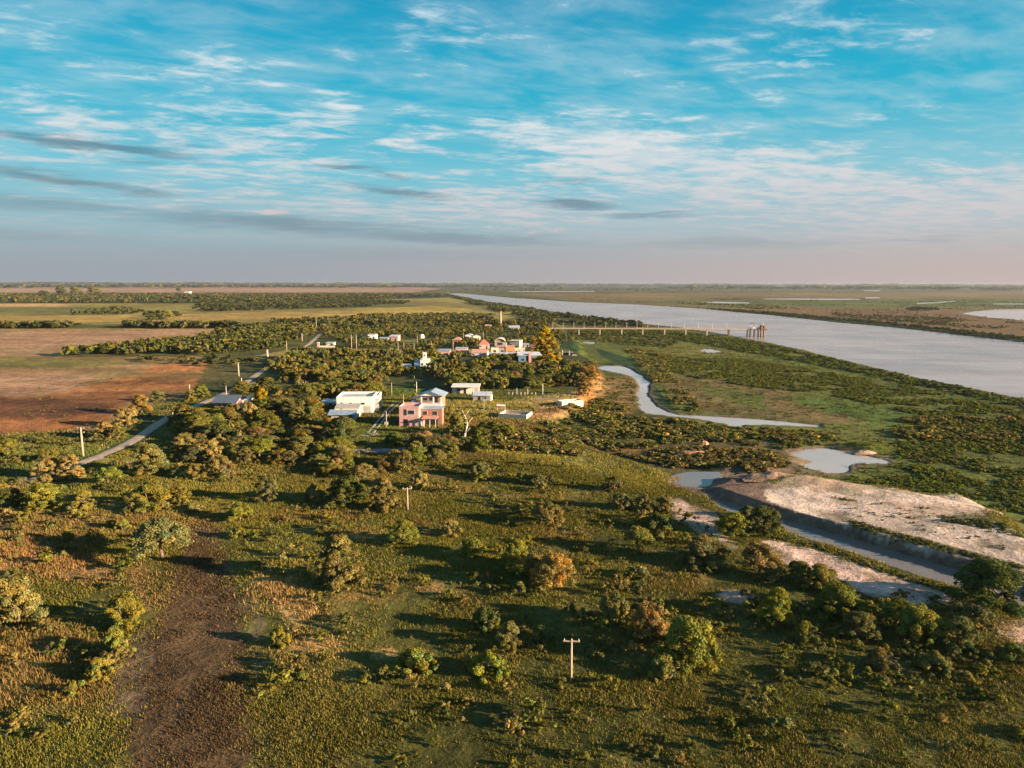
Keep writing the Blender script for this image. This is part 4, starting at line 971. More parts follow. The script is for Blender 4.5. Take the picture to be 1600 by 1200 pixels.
class B:
    """a building; local x right, y away, z up, origin at the middle of the front foot"""
    def __init__(s, name, label, cat, px, py, rz=0.0, group=None):
        s.x, s.y, s.z = P(px, py); s.mpp = pxm(px, py)
        s.z = float(ground_z(np.array([s.x]), np.array([s.y]))[0])
        s.t = thing(name, label, cat, (s.x, s.y, s.z), rad(rz), group)
        s.zone = []
        OBST.append((s.x, s.y))
    def box(s, name, mat, x0, x1, y0, y1, z0, z1, parent=None):
        OB2.append((s, x0, x1, y0, y1))
        return MB().box(x0, x1, y0, y1, z0, z1).build(name, mat, parent or s.t)
    def walls(s, mat, x0, x1, y0, y1, z1, name='wall'): return s.box(name, mat, x0, x1, y0, y1, -0.4, z1)
    def parapet(s, mat, x0, x1, y0, y1, z, h=0.5, t=0.22, name='parapet'):
        mb = MB().box(x0 - .03, x1 + .03, y0 - .03, y0 + t, z + .002, z + h).box(x0 - .03, x1 + .03, y1 - t, y1 + .03, z + .002, z + h)
        mb.box(x0 - .03, x0 + t, y0 + t, y1 - t, z + .002, z + h).box(x1 - t, x1 + .03, y0 + t, y1 - t, z + .002, z + h)
        return mb.build(name, mat, s.t)
    def flat(s, mat, x0, x1, y0, y1, z, t=0.18, o=0.25, name='roof'):
        return s.box(name, mat, x0 - o, x1 + o, y0 - o, y1 + o, z + .003, z + t)
    def mono(s, mat, x0, x1, y0, y1, z0, z1, o=0.3, name='roof'):
        dz = (z1 - z0) / (y1 - y0) * o
        return MB().prism([(x0 - o, y0 - o, z0 - dz + .01), (x1 + o, y0 - o, z0 - dz + .01), (x1 + o, y1 + o, z1 + dz + .01), (x0 - o, y1 + o, z1 + dz + .01)], (0, 0, 0.12)).build(name, mat, s.t)
    def monowall(s, mat, x0, x1, y0, y1, z0, z1, name='wall'):
        return MB().prism([(x0, y0, -.4), (x0, y1, -.4), (x0, y1, z1), (x0, y0, z0)], (x1 - x0, 0, 0)).build(name, mat, s.t)
    def gable(s, rmat, wmat, x0, x1, y0, y1, z, rh, axis='x', o=0.35):
        """ridge along axis; gable walls filled"""
        mb = MB(); t = 0.14
        if axis == 'x':
            ym = (y0 + y1) / 2; k = rh / (ym - y0)
            MB().prism([(x0, y0, z), (x0, y1, z), (x0, ym, z + rh)], (x1 - x0, 0, 0)).build('gable', wmat, s.t)
            mb.prism([(x0 - o, y0 - o, z - o * k + .02), (x1 + o, y0 - o, z - o * k + .02), (x1 + o, ym, z + rh + .02), (x0 - o, ym, z + rh + .02)], (0, 0, t))
            mb.prism([(x0 - o, ym, z + rh + .02), (x1 + o, ym, z + rh + .02), (x1 + o, y1 + o, z - o * k + .02), (x0 - o, y1 + o, z - o * k + .02)], (0, 0, t))
        else:
            xm = (x0 + x1) / 2; k = rh / (xm - x0)
            MB().prism([(x0, y0, z), (x1, y0, z), (xm, y0, z + rh)], (0, y1 - y0, 0)).build('gable', wmat, s.t)
            mb.prism([(x0 - o, y0 - o, z - o * k + .02), (xm, y0 - o, z + rh + .02), (xm, y1 + o, z + rh + .02), (x0 - o, y1 + o, z - o * k + .02)], (0, 0, t))
            mb.prism([(xm, y0 - o, z + rh + .02), (x1 + o, y0 - o, z - o * k + .02), (x1 + o, y1 + o, z - o * k + .02), (xm, y1 + o, z + rh + .02)], (0, 0, t))
        return mb.build('roof', rmat, s.t)
    def hip(s, mat, x0, x1, y0, y1, z, rh, o=0.4):
        x0 -= o; x1 += o; y0 -= o; y1 += o
        d = min(x1 - x0, y1 - y0) / 2 * 0.98
        mb = MB(); n = 0
        mb.v = [(x0, y0, z), (x1, y0, z), (x1, y1, z), (x0, y1, z), (x0 + d, y0 + d, z + rh), (x1 - d, y0 + d, z + rh), (x1 - d, y1 - d, z + rh), (x0 + d, y1 - d, z + rh)]
        mb.f = [[0, 1, 5, 4], [1, 2, 6, 5], [2, 3, 7, 6], [3, 0, 4, 7], [4, 5, 6, 7], [0, 3, 2, 1]]
        return mb.build('roof', mat, s.t)
    def window(s, x, z, w, h, y=0.0, frame=None):
        f = MB().box(x - w / 2 - .07, x + w / 2 + .07, y - .06, y - .003, z - .07, z + h + .07).build('window', frame or MWHITE, s.t)
        MB().box(x - w / 2, x + w / 2, y - .075, y - .062, z, z + h).build('pane', MGLASS, f)
        return f
    def sidewindow(s, y, z, w, h, x):
        f = MB().box(x + .003, x + .06, y - w / 2 - .07, y + w / 2 + .07, z - .07, z + h + .07).build('window', MWHITE, s.t)
        MB().box(x + .062, x + .075, y - w / 2, y + w / 2, z, z + h).build('pane', MGLASS, f)
    def door(s, x, w, h, y=0.0, mat=None, z=0.0):
        d = MB().box(x - w / 2, x + w / 2, y - .05, y - .003, z, z + h).build('door', mat or MDARK, s.t)
        MB().box(x + w / 2 - .16, x + w / 2 - .1, y - .1, y - .052, z + h * .48, z + h * .53).build('handle', MSTEELP, d)
        return d
    def posts(s, mat, pts, z, r=0.09):
        for (x, y) in pts: MB().box(x - r, x + r, y - r, y + r, -0.3, z).build('post', mat, s.t)
OBST = []; OB2 = []

# --- white warehouse with grey lean-to
b = B('warehouse', 'long white flat-topped warehouse with a grey lean-to on its front left', 'warehouse', 559, 646, 4)
k = b.mpp; W2 = 32 * k
b.walls(MWHITE, -W2, 24 * k, 0, 13, 5.6); b.box('end_wing', MGREYW, 24 * k + .003, 31 * k, 3.5, 13, -.4, 5.2)  # end wing wall is grey to paint in its shade
b.parapet(MWHITE, -W2, 24 * k, 0, 13, 5.6, 0.9, 0.35); b.parapet(MWHITE, 24 * k + .3, 31 * k, 3.5, 13, 5.2, 1.2, 0.3)
b.flat(MTIN, -W2 + .4, 24 * k - .4, .4, 12.6, 5.6, .12, 0, name='roof')
b.door(-22 * k, 1.0, 2.3); b.window(-10 * k, 3.4, 1.2, .8); b.window(8 * k, 3.4, 1.6, .8); b.window(-24 * k, 3.6, .8, .7); b.door(15 * k, 2.6, 2.8, mat=MGREYW)
b2 = B('lean_to_shed', 'grey two-step shed with a blue-grey tin roof against the front of the white warehouse', 'shed', 541, 655, 4)
b2.walls(MCREAM, -18 * k, 18 * k, 2.0, 7.0, 3.4); b2.mono(MGREYW, -18 * k, 18 * k, 2.0, 7.0, 3.42, 4.4, 0.1)
b2.monowall(MGREYW, -20 * k, 15 * k, -2.5, 1.99, 2.0, 2.9, 'porch_wall'); b2.mono(MTINB, -24 * k, 15 * k, -3.0, 1.9, 2.0, 2.95, .3, 'porch_roof')
b2.window(-6 * k, 1.0, 1.2, .8, -2.5); b2.door(8 * k, 1.0, 1.9, -2.5)

# --- pink two-storey house
b = B('pink_house', 'two-storey pink house with a brick wing and a small dark door', 'house', 640, 666, -3)
k = b.mpp
b.walls(MPINK, -16 * k, 15 * k, 0, 8, 6.6)
b.parapet(MPINK, -16 * k, 15 * k, 0, 8, 6.6, .6); b.box('brick_wing', MBRICK, 15 * k + .003, 49 * k, 3.2, 9, -.4, 5.7)
b.flat(MTIN, 15 * k + .3, 49 * k, 3.2, 9, 5.7, .16, .15, 'wing_roof')
b.door(-6 * k, 1.5, 2.6); b.window(-6 * k, 4.0, 1.0, 2.2); b.window(3 * k, 4.4, 2.2, 1.4); b.window(22 * k, 3.6, 1.6, 1.4, 3.2); b.window(38 * k, 3.6, 1.6, 1.4, 3.2)
MB().prism([(15 * k - .5, -.02, 0), (20 * k, -.02, 0), (17 * k, -.02, 2.4), (15 * k - .5, -.02, 6.5)], (0, .35, 0)).build('buttress', MCREAM, b.t)
b.box('stair', MPINK, 15 * k + .4, 21 * k, 1.0, 3.19, -.4, 2.4)
b.posts(MSTEELP, [(24 * k, -1.5), (33 * k, -1.5), (42 * k, -1.5)], 3.1, .1)
b.box('porch_roof', MPINKR, 20 * k, 44 * k, -2, 3.19, 3.1, 3.24)
b.door(27 * k, 2.0, 2.3, 3.2); b.door(37 * k, 2.4, 2.3, 3.2)
# --- white house with blue-grey gable behind
b = B('blue_roofed_house', 'white two-level house with a blue-grey gable roof behind the pink house', 'house', 668, 650, -4)
k = b.mpp
b.walls(MWHITE, -26 * k, 22 * k, 0, 8, 3.2); b.mono(MTINW, -28 * k, 4 * k, -1.5, 6, 3.2, 4.7, .3, 'lower_roof')
b.walls(MBRICK, -13 * k, 20 * k, 4.0, 12, 7.2, 'upper_storey'); b.box('balcony', MWHITE, -12 * k, 21 * k, 1.0, 3.99, 3.21, 4.5)
b.gable(MTINB, MWHITE, -15 * k, 22 * k, 3.4, 12.5, 7.2, 1.6, 'y', .6)
b.box('verandah_roof', MTIN, -28 * k, -15.8 * k, 5, 9, 6.0, 6.15)
b.window(-6 * k, 5.2, 1.8, 1.3, 4.0); b.window(4 * k, 5.2, 2.0, 1.3, 4.0); b.door(11 * k, 1.4, 2.2, 4.0, z=4.52)
b.posts(MWHITE, [(-11 * k, 2), (8 * k, 2), (20 * k, 2)], 7.0, .22)
# --- red-walled house by the road
b = B('red_house', 'low red-walled house with a dark tin roof and white annex beside the road', 'house', 357, 640, -6)
k = b.mpp
b.walls(MBRICK, -23 * k, 14 * k, 0, 7, 2.8); b.gable(MTIND, MPINK, -24 * k, 15 * k, -1.0, 8, 2.8, 2.3, 'x', .3)
b.walls(MPINK, 14 * k + .3, 22 * k, 1, 5, 3.4, 'side_wall'); b.flat(MTINW, 14 * k + .4, 22 * k, 1, 5, 3.4, .12, .05, 'side_roof')
b.box('annex', MWHITE, 22 * k + .1, 31 * k, 2.0, 6, -.4, 3.9); b.box('water_tank', MWHITE, 25 * k, 29 * k, 3, 5, 3.903, 4.9)
b.window(-14 * k, 1.1, 1.3, 1.1); b.window(4 * k, 1.1, 1.3, 1.1); b.door(-5 * k, 1.0, 2.1); b.box('band', MCREAM, -23 * k, 14 * k, -.03, -.003, 2.35, 2.6); b.sidewindow(3, 1.2, 1.2, 1.0, 22 * k + 9.1 * k)
# --- flat white pergola house
b = B('pergola_house', 'flat-roofed white house with an open posted front behind the blue-roofed house', 'house', 728, 616, 0)
k = b.mpp
b.walls(MCREAM, -22 * k, 6 * k, 2.5, 9, 3.1); b.flat(MWHITE, -22 * k, 21 * k, -1, 9, 3.4, .4, .2); b.posts(MWHITE, [(4 * k, -.5), (8 * k, -.5), (12 * k, -.5), (20 * k, -.5)], 3.4, .25)
b.box('rear_wall', MGREYW, 6 * k + .01, 20 * k, 6, 9, -.4, 3.3); b.window(-12 * k, 1.2, 1.6, 1.2, 2.5); b.door(-2 * k, 1.1, 2.2, 2.5)
# --- shed: front painted grey for its shade, right end cream for sunlight
b = B('small_shed', 'small shed with a shade-grey front and pale sloping roof right of the posted white house', 'shed', 753, 627, -6)
k = b.mpp
b.monowall(MGREYW, -14 * k, 13 * k, 0, 5, 2.3, 3.2); b.mono(MTINW, -14 * k, 13 * k, 0, 5, 2.3, 3.2, .3); b.box('side_wall', MCREAM, 13 * k + .003, 14.5 * k, 0.2, 4.8, -.4, 2.2); b.door(-4 * k, 1.0, 1.9); b.window(5 * k, 1.0, 1.4, .8)
# --- concrete tanks
def tank(label, px, py, rz, L_, Wd, h):
    b = B('concrete_tank', label, 'tank', px, py, rz)
    t = .45; MB().box(0, L_, 0, t, -.4, h).box(0, L_, Wd - t, Wd, -.4, h).box(0, t, t, Wd - t, -.4, h).box(L_ - t, L_, t, Wd - t, -.4, h).build('wall', MCREAM, b.t)
    MB().box(t + .003, L_ - t - .003, t + .003, Wd - t - .003, -.1, h * .45).build('fill', MWOOD, b.t)
    MB().box(-.25, -.003, .4, Wd - .4, -.4, h * .7).build('pier_block', MCONC, b.t)
    OB2.append((b, 0, L_, 0, Wd)); return b
bt = tank('low open concrete tank with a small roofed board behind it', 779, 652, -17, 11.0, 8.0, 1.6)
bt = tank('smaller open concrete tank on the edge of the river bluff', 878, 637, 24, 10.0, 4.5, 2.2)
b = B('notice_shelter', 'small white roofed board standing behind the larger concrete tank', 'shelter', 783, 641, 0)
k = b.mpp; b.posts(MCREAM, [(-6 * k, 0), (6 * k, 0)], 1.9, .12); b.box('board', MBRICK, -6 * k, 6 * k, -.05, .05, .6, 1.6); b.box('roof', MWHITE, -7 * k, 7 * k, -1, 1, 1.92, 2.3)
b = B('low_wall', 'long low grey wall running to the smaller concrete tank', 'wall', 856, 627, -10)
b.box('wall', MGREYW, -18 * b.mpp, 18 * b.mpp, 0, .4, -.4, 0.9); b.box('coping', MCONC, -18 * b.mpp - .05, 18 * b.mpp + .05, -.05, .45, .903, 1.0)
# --- blue house
b = B('blue_house', 'blue and teal house with a pink pillar and a white roof beside the golden tree', 'house', 828, 570, 2)
k = b.mpp
b.walls(MBLUE, -18 * k, -4 * k, 0, 9, 6.0); b.walls(MTEAL, 3 * k, 18 * k, 0, 9, 6.0, 'right_wing'); b.box('pillar', MPINK, -2 * k, 2 * k, -.6, .8, -.4, 7.6); b.box('recess_shade', MDARK, -4 * k + .003, 3 * k - .003, 2, 8, -.4, 5.8)  # near-black block paints the shade in the gap between the wings
b.gable(MTINW, MWHITE, -19 * k, 19 * k, -.2, 9.2, 6.01, 1.7, 'x', .3); b.window(-11 * k, 2.5, 2.0, 1.6); b.window(10 * k, 2.5, 2.4, 1.6); b.door(14.5 * k, 1.2, 2.3); b.door(-6 * k, 1.1, 2.3)
b = B('long_shed', 'long low white-roofed shed left of the blue house', 'shed', 788, 560, 0)
k = b.mpp; b.monowall(MTEAL, -23 * k, 22 * k, 0, 6, 2.6, 3.4); b.mono(MTINW, -23 * k, 22 * k, 0, 6, 2.6, 3.4, .5); b.door(-10 * k, 2, 2.1); b.door(10 * k, 2, 2.1); b.window(0, 1.0, 1.6, 1.0)
# --- row in cream, brown and orange
b = B('orange_row_building', 'cream, brown and orange flat-fronted building in the middle of the village', 'building', 785, 556, 0)
k = b.mpp
b.walls(MCREAM, -18 * k, -6 * k, 4, 14, 5.6); b.walls(MGREYW, -6 * k + .003, 5 * k, 4.3, 14, 5.4, 'middle_wall'); b.walls(MORANGE, 5 * k + .003, 19 * k, 4, 14, 6.0, 'right_wall')
b.flat(MPINKR, -10 * k, 19 * k, 4, 14, 6.0, .5, .15); b.box('dark_panel', MBRICK, 9 * k, 16 * k, 3.95, 3.997, 2.4, 3.4); b.box('water_tank', MWHITE, 5 * k, 6.6 * k, 5, 6.4, 6.51, 9.0)
b.window(-12 * k, 2.4, 1.8, 1.4, 4); b.window(0, 2.4, 1.6, 1.4, 4.3); b.door(2.5 * k, 1.2, 2.4, 4.3)
b = B('terrace_wall_house', 'low white flat house with a railed terrace right of the orange building', 'house', 812, 553, 0)
k = b.mpp; b.walls(MCREAM, -8 * k, 8 * k, 2, 9, 3.2); b.flat(MWHITE, -8 * k, 8 * k, 2, 9, 3.2, .25, .3); b.box('railing', MWHITE, -8 * k, 8 * k, 1.9, 2.02, 4.0, 4.3); b.posts(MWHITE, [(-7 * k, 1.9), (0, 1.9), (7.6 * k, 1.9)], 4.0, .12); b.door(0, 1.2, 2.2, 2); b.window(-5 * k, 1.1, 1.4, 1.1, 2)
# generic village houses: label, px, foot row, half width, wall m, roof kind, wall, roof, rz, depth
def small_house(name, label, px, py, hw, wallpx, roof, wm, rm, rz=0, depth=8, roofpx=4, cat='house', extra=None):
    b = B(name, label, cat, px, py, rz); k = b.mpp; h = wallpx * k
    b.walls(wm, -hw * k, hw * k, 0, depth, h)
    if roof == 'flat': b.flat(rm, -hw * k, hw * k, 0, depth, h, .3, .3)
    elif roof == 'mono':
        MB().prism([(-hw * k, 0.001, h), (-hw * k, depth, h), (-hw * k, depth, h + roofpx * k * .35)], (2 * hw * k, 0, 0)).build('gable', wm, b.t); b.mono(rm, -hw * k, hw * k, 0, depth, h + .01, h + roofpx * k * .35, .4)
    elif roof == 'hip': b.hip(rm, -hw * k, hw * k, 0, depth, h + .003, roofpx * k)
    else: b.gable(rm, wm, -hw * k, hw * k, 0, depth, h, roofpx * k * .7, roof[-1])
    n = max(1, int(hw * k / 3))
    for i in range(n):
        b.window(-hw * k * .75 + i * hw * k * 1.5 / max(1, n), h * .4, min(1.5, hw * k * .4), min(1.3, h * .35))
    b.door(hw * k * .45, 1.1, min(2.2, h * .8))
    return b
small_house('orange_cottage', 'small orange-walled cottage with a brown roof left of the white gabled pair', 714, 537, 7, 6, 'hip', MORANGE, MPINKR, -8, 7, 4)
small_house('white_gabled_house', 'white twin-gabled house highest in the village', 733, 530, 6, 6, 'gable_y', MWHITE, MTINW, 0, 8, 3)
small_house('white_gabled_house', 'pinkish white house joined to the right of the twin-gabled one', 745, 532, 6, 6, 'gable_y', MCREAM, MTINW, 12, 8, 3)
small_house('pink_cottage', 'pinkish cottage with a pale blue tin roof at the left end of the village centre', 694, 556, 9, 8, 'mono', MPINK, MTINB, 0, 8, 4)
b = small_house('grey_roofed_house', 'grey flat-roofed house with an open shaded porch left of the red-roofed house', 721, 553, 9, 9, 'flat', MPINK, MTIN, 0, 8, 3)
b.box('porch', MDARK, 2 * b.mpp, 12 * b.mpp, -2, -.06, -.3, 3); b.box('porch_roof', MTIN, 2 * b.mpp, 13 * b.mpp, -2.4, -.06, 3.0, 3.12)  # solid near-black block paints the shade under the porch roof
b = small_house('red_roofed_house', 'house with a steep red hipped roof behind the long faded-red roof', 757, 545, 8, 7, 'hip', MPINK, MREDR, 8, 9, 8)
b = small_house('long_roofed_house', 'long low house with a faded red roof and a blue window in the village centre', 749, 558, 12, 7, 'gable_x', MWHITE, MPINKR, -4, 9, 6)
b.box('blue_window', MBLUE, 1 * b.mpp, 8 * b.mpp, -.12, -.08, .8, 2.6); b.box('brick_base', MBRICK, -12 * b.mpp, -3 * b.mpp, -.12, -.062, -.3, 1.2)
# barn with arched roof
b = B('arched_barn', 'cream barn with a low arched roof behind the orange building', 'barn', 781, 541, 0)
k = b.mpp
b.walls(MGREYW, -8 * k, 8 * k, 0, 12, 3.2)
arc = [(8.6 * k * math.cos(math.pi * i / 12), -.4, 3.2 + 3.0 * math.sin(math.pi * i / 12)) for i in range(13)]
mb = MB(); n = len(arc)
mb.v = [p for p in arc] + [(p[0], 12.4, p[2]) for p in arc] + [(p[0] * .96, -.4, 3.2 + (p[2] - 3.2) * .9) for p in arc] + [(p[0] * .96, 12.4, 3.2 + (p[2] - 3.2) * .9) for p in arc]
for i in range(n - 1): mb.f += [[i, i + 1, n + i + 1, n + i], [2 * n + i, 3 * n + i, 3 * n + i + 1, 2 * n + i + 1], [i, 2 * n + i, 2 * n + i + 1, i + 1], [n + i, n + i + 1, 3 * n + i + 1, 3 * n + i]]
mb.build('roof', MCREAM, b.t); MB().prism([(p[0] * .95, 0.5, 3.19 + (p[2] - 3.2) * .88) for p in arc], (0, .3, 0)).build('gable', MWOOD, b.t); b.door(0, 4, 2.8)
b = small_house('cream_block_house', 'tall plain cream house with a dark side right of the arched barn', 804, 545, 8, 12, 'flat', MCREAM, MCREAM, -14, 9)
small_house('orange_shed', 'little orange shed near the foot of the golden tree', 833, 548, 5.5, 8, 'mono', MORANGE, MTIN, -8, 6, 3, 'shed')
small_house('grey_shed_by_orange', 'grey open shed left of the little orange one', 822, 543, 5, 4, 'mono', MGREYW, MTIN, 0, 6, 3, 'shed')
small_house('grey_roofed_barn', 'grey barn roof among the trees right of the brick chimney', 804, 515, 8, 3.5, 'gable_x', MGREYW, MTIN, 5, 10, 4, 'barn')
small_house('white_box_house', 'small white box house with a pinkish side in the trees left of the striped field', 581, 530, 6, 7, 'flat', MWHITE, MTINW, 0, 8)
small_house('pink_gabled_house', 'pinkish house with a pale pitched roof right of the white box house', 615, 533, 7, 7, 'mono', MPINK, MTINW, -6, 8, 5)
small_house('low_tin_shed', 'low grey tin shed left of the pinkish pitched-roof house', 600, 531, 7, 2.5, 'mono', MGREYW, MTIN, 0, 6, 2, 'shed')
small_house('brown_farmhouse', 'small orange-roofed house glimpsed among trees at the back of the village', 763, 512, 5, 3.5, 'gable_x', MORANGE, MPINKR, 0, 8, 2)
b = B('white_tower_house', 'white house with a square turret and slanting roofs in the middle of the wood', 'house', 664, 577, 4)
k = b.mpp; b.walls(MWHITE, -7 * k, 7 * k, 0, 9, 5.2); b.flat(MWHITE, -7 * k, 7 * k, 0, 9, 5.2, .3, .2); b.box('turret', MWHITE, -3.2 * k, 2 * k, 1, 4, 5.51, 9.6)
b.mono(MTIN, -16 * k, -7.5 * k, -2, 5, 2.0, 4.4, .2, 'side_roof'); b.posts(MWHITE, [(-15 * k, -1.5), (-11 * k, -1.5)], 2.2, .14); b.window(-4 * k, 2.2, 1.3, 1.3); b.window(3.5 * k, 2.2, 1.3, 1.3); b.door(0, 1.1, 2.2); b.window(-.6 * k, 7.4, .8, 1.0, 1.0)
small_house('half_hidden_house', 'grey-roofed house almost hidden by trees left of the turreted white house', 636, 578, 7, 6, 'mono', MCREAM, MTIN, 15, 7, 4)
small_house('hidden_tin_house', 'low tin-roofed house half hidden in the wood behind the warehouse on the left', 512, 634, 10, 4, 'mono', MCREAM, MTIN, 5, 7, 3)
small_house('wood_edge_house', 'tiny grey-roofed house near the road where it leaves the wood', 515, 540, 6, 3.5, 'mono', MCREAM, MTIN, 0, 7, 3)
small_house('far_farmhouse', 'white farm building alone on the plain near the horizon', 292, 458, 4, 1.8, 'gable_x', MWHITE, MTINW, 0, 25, 1, 'farmhouse')
small_house('far_farm_shed', 'long white farm shed just in front of the horizon farm building', 268, 460.6, 5, 0.9, 'gable_x', MWHITE, MTINW, 0, 20, .6, 'shed')
small_house('brick_hut', 'tiny pinkish hut in the trees right of the turreted white house', 777, 584, 4, 4, 'gable_x', MPINK, MPINKR, 0, 5, 3, 'hut')
# water dome tank
b = B('white_dome_tank', 'small white rounded tank in the trees left of the village centre', 'tank', 659, 529); k = b.mpp
mb = MB()
for i in range(5):
    a0, a1 = math.pi / 2 * i / 5, math.pi / 2 * (i + 1) / 5
    mb.tube((0, 0, 2.6 + 1.4 * math.sin(a0)), (0, 0, 2.6 + 1.4 * math.sin(a1)), 2.3 * math.cos(a0), max(.05, 2.3 * math.cos(a1)), 14)
mb.build('dome', MWHITE, b.t, True); MB().tube((0, 0, -.3), (0, 0, 2.6), 2.3, 2.3, 14).build('tank_body', MWHITE, b.t, True)
# chimney
b = B('brick_chimney', 'tall slim tapering brick chimney rising behind the village', 'chimney', 782, 512)
MB().tube((0, 0, -.5), (0, 0, 1.6), 2.0, 1.9, 8).build('plinth', MBRICK, b.t); MB().tube((0, 0, 1.6), (0, 0, 18.0), 1.45, 1.0, 10).build('shaft', MPOLEW, b.t, True); MB().tube((0, 0, 18.0), (0, 0, 18.9), 1.3, 1.35, 10).build('cap', MBRICK, b.t)
# monument and wall by the road
b = B('gate_pillar', 'little pinkish gate pillar with a low white wall at the far stretch of road', 'gate pillar', 497, 543)
b.box('pillar', MPINK, -.8, .8, 0, 1.4, -.3, 3.6); b.box('cap', MWHITE, -1, 1, -.2, 1.6, 3.603, 3.9); b.box('low_wall', MCREAM, .8, 13, .4, .8, -.3, 1.2)
# low dark ruin near the golden tree
b = B('sunken_shelter', 'low dark-fronted shelter with white pillars on the grass right of the golden tree', 'shelter', 889, 555, -8)
k = b.mpp; b.box('wall', MDARK, -9 * k, 6 * k, 0, 2.5, -.4, 1.8); b.box('roof', MWOOD, -9.5 * k, 6.5 * k, -.3, 3.5, 1.803, 2.0); b.box('pillar', MWHITE, -11 * k, -9.6 * k, -.4, .4, -.3, 3.4); b.box('pillar', MWHITE, 0, 1.4 * k, -.6, -.05, -.3, 3.2); b.box('kerb', MCREAM, 5 * k, 12 * k, -2.0, -1.5, -.3, .6)

# --- jetty: long deck on columns out to the intake in the river
ORD = 'first second third fourth fifth sixth seventh eighth ninth tenth eleventh twelfth thirteenth fourteenth fifteenth sixteenth'.split()
def jetty():
    zD = 5.0
    a = Wz(848, 512.3, zD); c = Wz(1172, 513.6, zD)
    a = Vector((a[0], a[1], 0)); c = Vector((c[0], c[1], 0)); L_ = (c - a).length; rz = math.atan2(c.y - a.y, c.x - a.x)
    t = thing('jetty', 'long straight concrete jetty reaching over the marsh into the river', 'jetty', (a.x, a.y, 0), rz)
    MJ = M('jetty_concrete', (0.40, 0.30, 0.225), 0.9, 0.15, 0.2)
    MB().box(0, L_, -1.6, 1.6, zD - .9, zD).build('deck', MJ, t)
    mb = MB()
    for s in (-1.5, 1.44):
        mb.box(0, L_, s, s + .06, zD + .95, zD + 1.03)
        for i in range(int(L_ / 3)): mb.box(i * 3, i * 3 + .07, s + .001, s + .059, zD + .002, zD + .949)
    mb.build('railing', MPOLEW, t)
    for px in (905, 938, 972, 1005, 1039, 1072, 1105, 1139, 1168):
        q = (px - 848) / (1172 - 848) * L_
        big = px in (1139,)
        r = .8 if big else .5
        cc = MB().box(q - r, q + r, -1.2, 1.2, -6, zD - .903).build('column', MCONC if not big else MRUSTS, t)
        if big: MB().box(q - 2.4, q + 2.4, -2.2, 2.2, -6, -2.3).build('footing', MCONC, cc)
    # intake head
    hx = L_ + 1
    h = thing('intake_tower', 'pump platform on concrete legs with a flat canopy at the river end of the jetty', 'tower', tuple(a + (c - a).normalized() * (L_ + .3)), rz)
    for x in (0.4, 4.6):
        for y in (-2.2, 2.2): MB().box(x - .45, x + .45, y - .45, y + .45, -7, zD - .5).build('leg', MWOOD, h)
    MB().box(-.2, 5.4, -3, 3, zD - .5, zD - .05).build('platform', MTIND, h)
    mb = MB()
    for x in (.6, 4.6):
        for y in (-2.4, 2.4): mb.box(x - .12, x + .12, y - .12, y + .12, zD - .048, zD + 5.3)
    mb.build('frame', MSTEELP, h); MB().box(-.2, 5.4, -3, 3, zD + 5.303, zD + 5.6).build('canopy', MTIND, h)
    MB().box(1.2, 4, -1.5, 1.5, zD - .048, zD + 2.0).build('pump_house', MCREAM, h)
    g = thing('mooring_dolphin', 'cluster of thick rusty piles with a white beacon beyond the jetty end', 'dolphin', tuple(a + (c - a).normalized() * (L_ + 8.0)), rz)
    for (x, y, r, top) in ((0, -1.5, .6, 5.6), (0.8, 1.8, .6, 6.6), (2.6, -2, .8, 7.6), (4.2, 1.6, .9, 7.99), (5.6, -1.2, .8, 7.99), (7.0, 1.8, .8, 7.99)):
        MB().tube((x, y, -7), (x, y, top), r, r, 10).build('pile', MRUSTS, g, True)
    MB().box(-.8, 8, -2.4, 2.4, 3.6, 5.2).build('brace', MRUSTS, g); MB().box(1.8, 7.4, -1.6, 1.6, 5.203, 7.99).build('housing', MWOOD, g); MB().tube((5.4, 0, 5.2), (5.4, 0, 11.2), .3, .25, 8).build('beacon', MWHITE, g); MB().box(2.6, 7.8, -2.4, 2.4, 8.0, 8.8).build('cap', MWOOD, g)
    # lamp posts on the deck
    lp = None
    for i, px in enumerate((864, 880, 897, 913, 930, 947, 963, 980, 996, 1013, 1030, 1050, 1070, 1092, 1114, 1136)):
        q = (px - 848) / (1172 - 848) * L_
        pos = a + (c - a).normalized() * q; pos = Vector((pos.x, pos.y + 1.3, zD))
        if lp is None:
            lp = thing('lamp_post', 'first lamp post of the jetty deck, counted from the bank', 'lamp post', tuple(pos), rz, 'lamp posts along the jetty')
            MB().tube((0, 0, 0), (0, 0, 5.6), .14, .1, 6).build('post', MSTEELP, lp); MB().box(-.1, .9, -.08, .08, 5.6, 5.72).build('lamp', MSTEELP, lp)
        else: copy_thing(lp, tuple(pos), rz, (1, 1, 1), ORD[i] + ' lamp post of the jetty deck, counted from the bank', 'lamp posts along the jetty')
jetty()

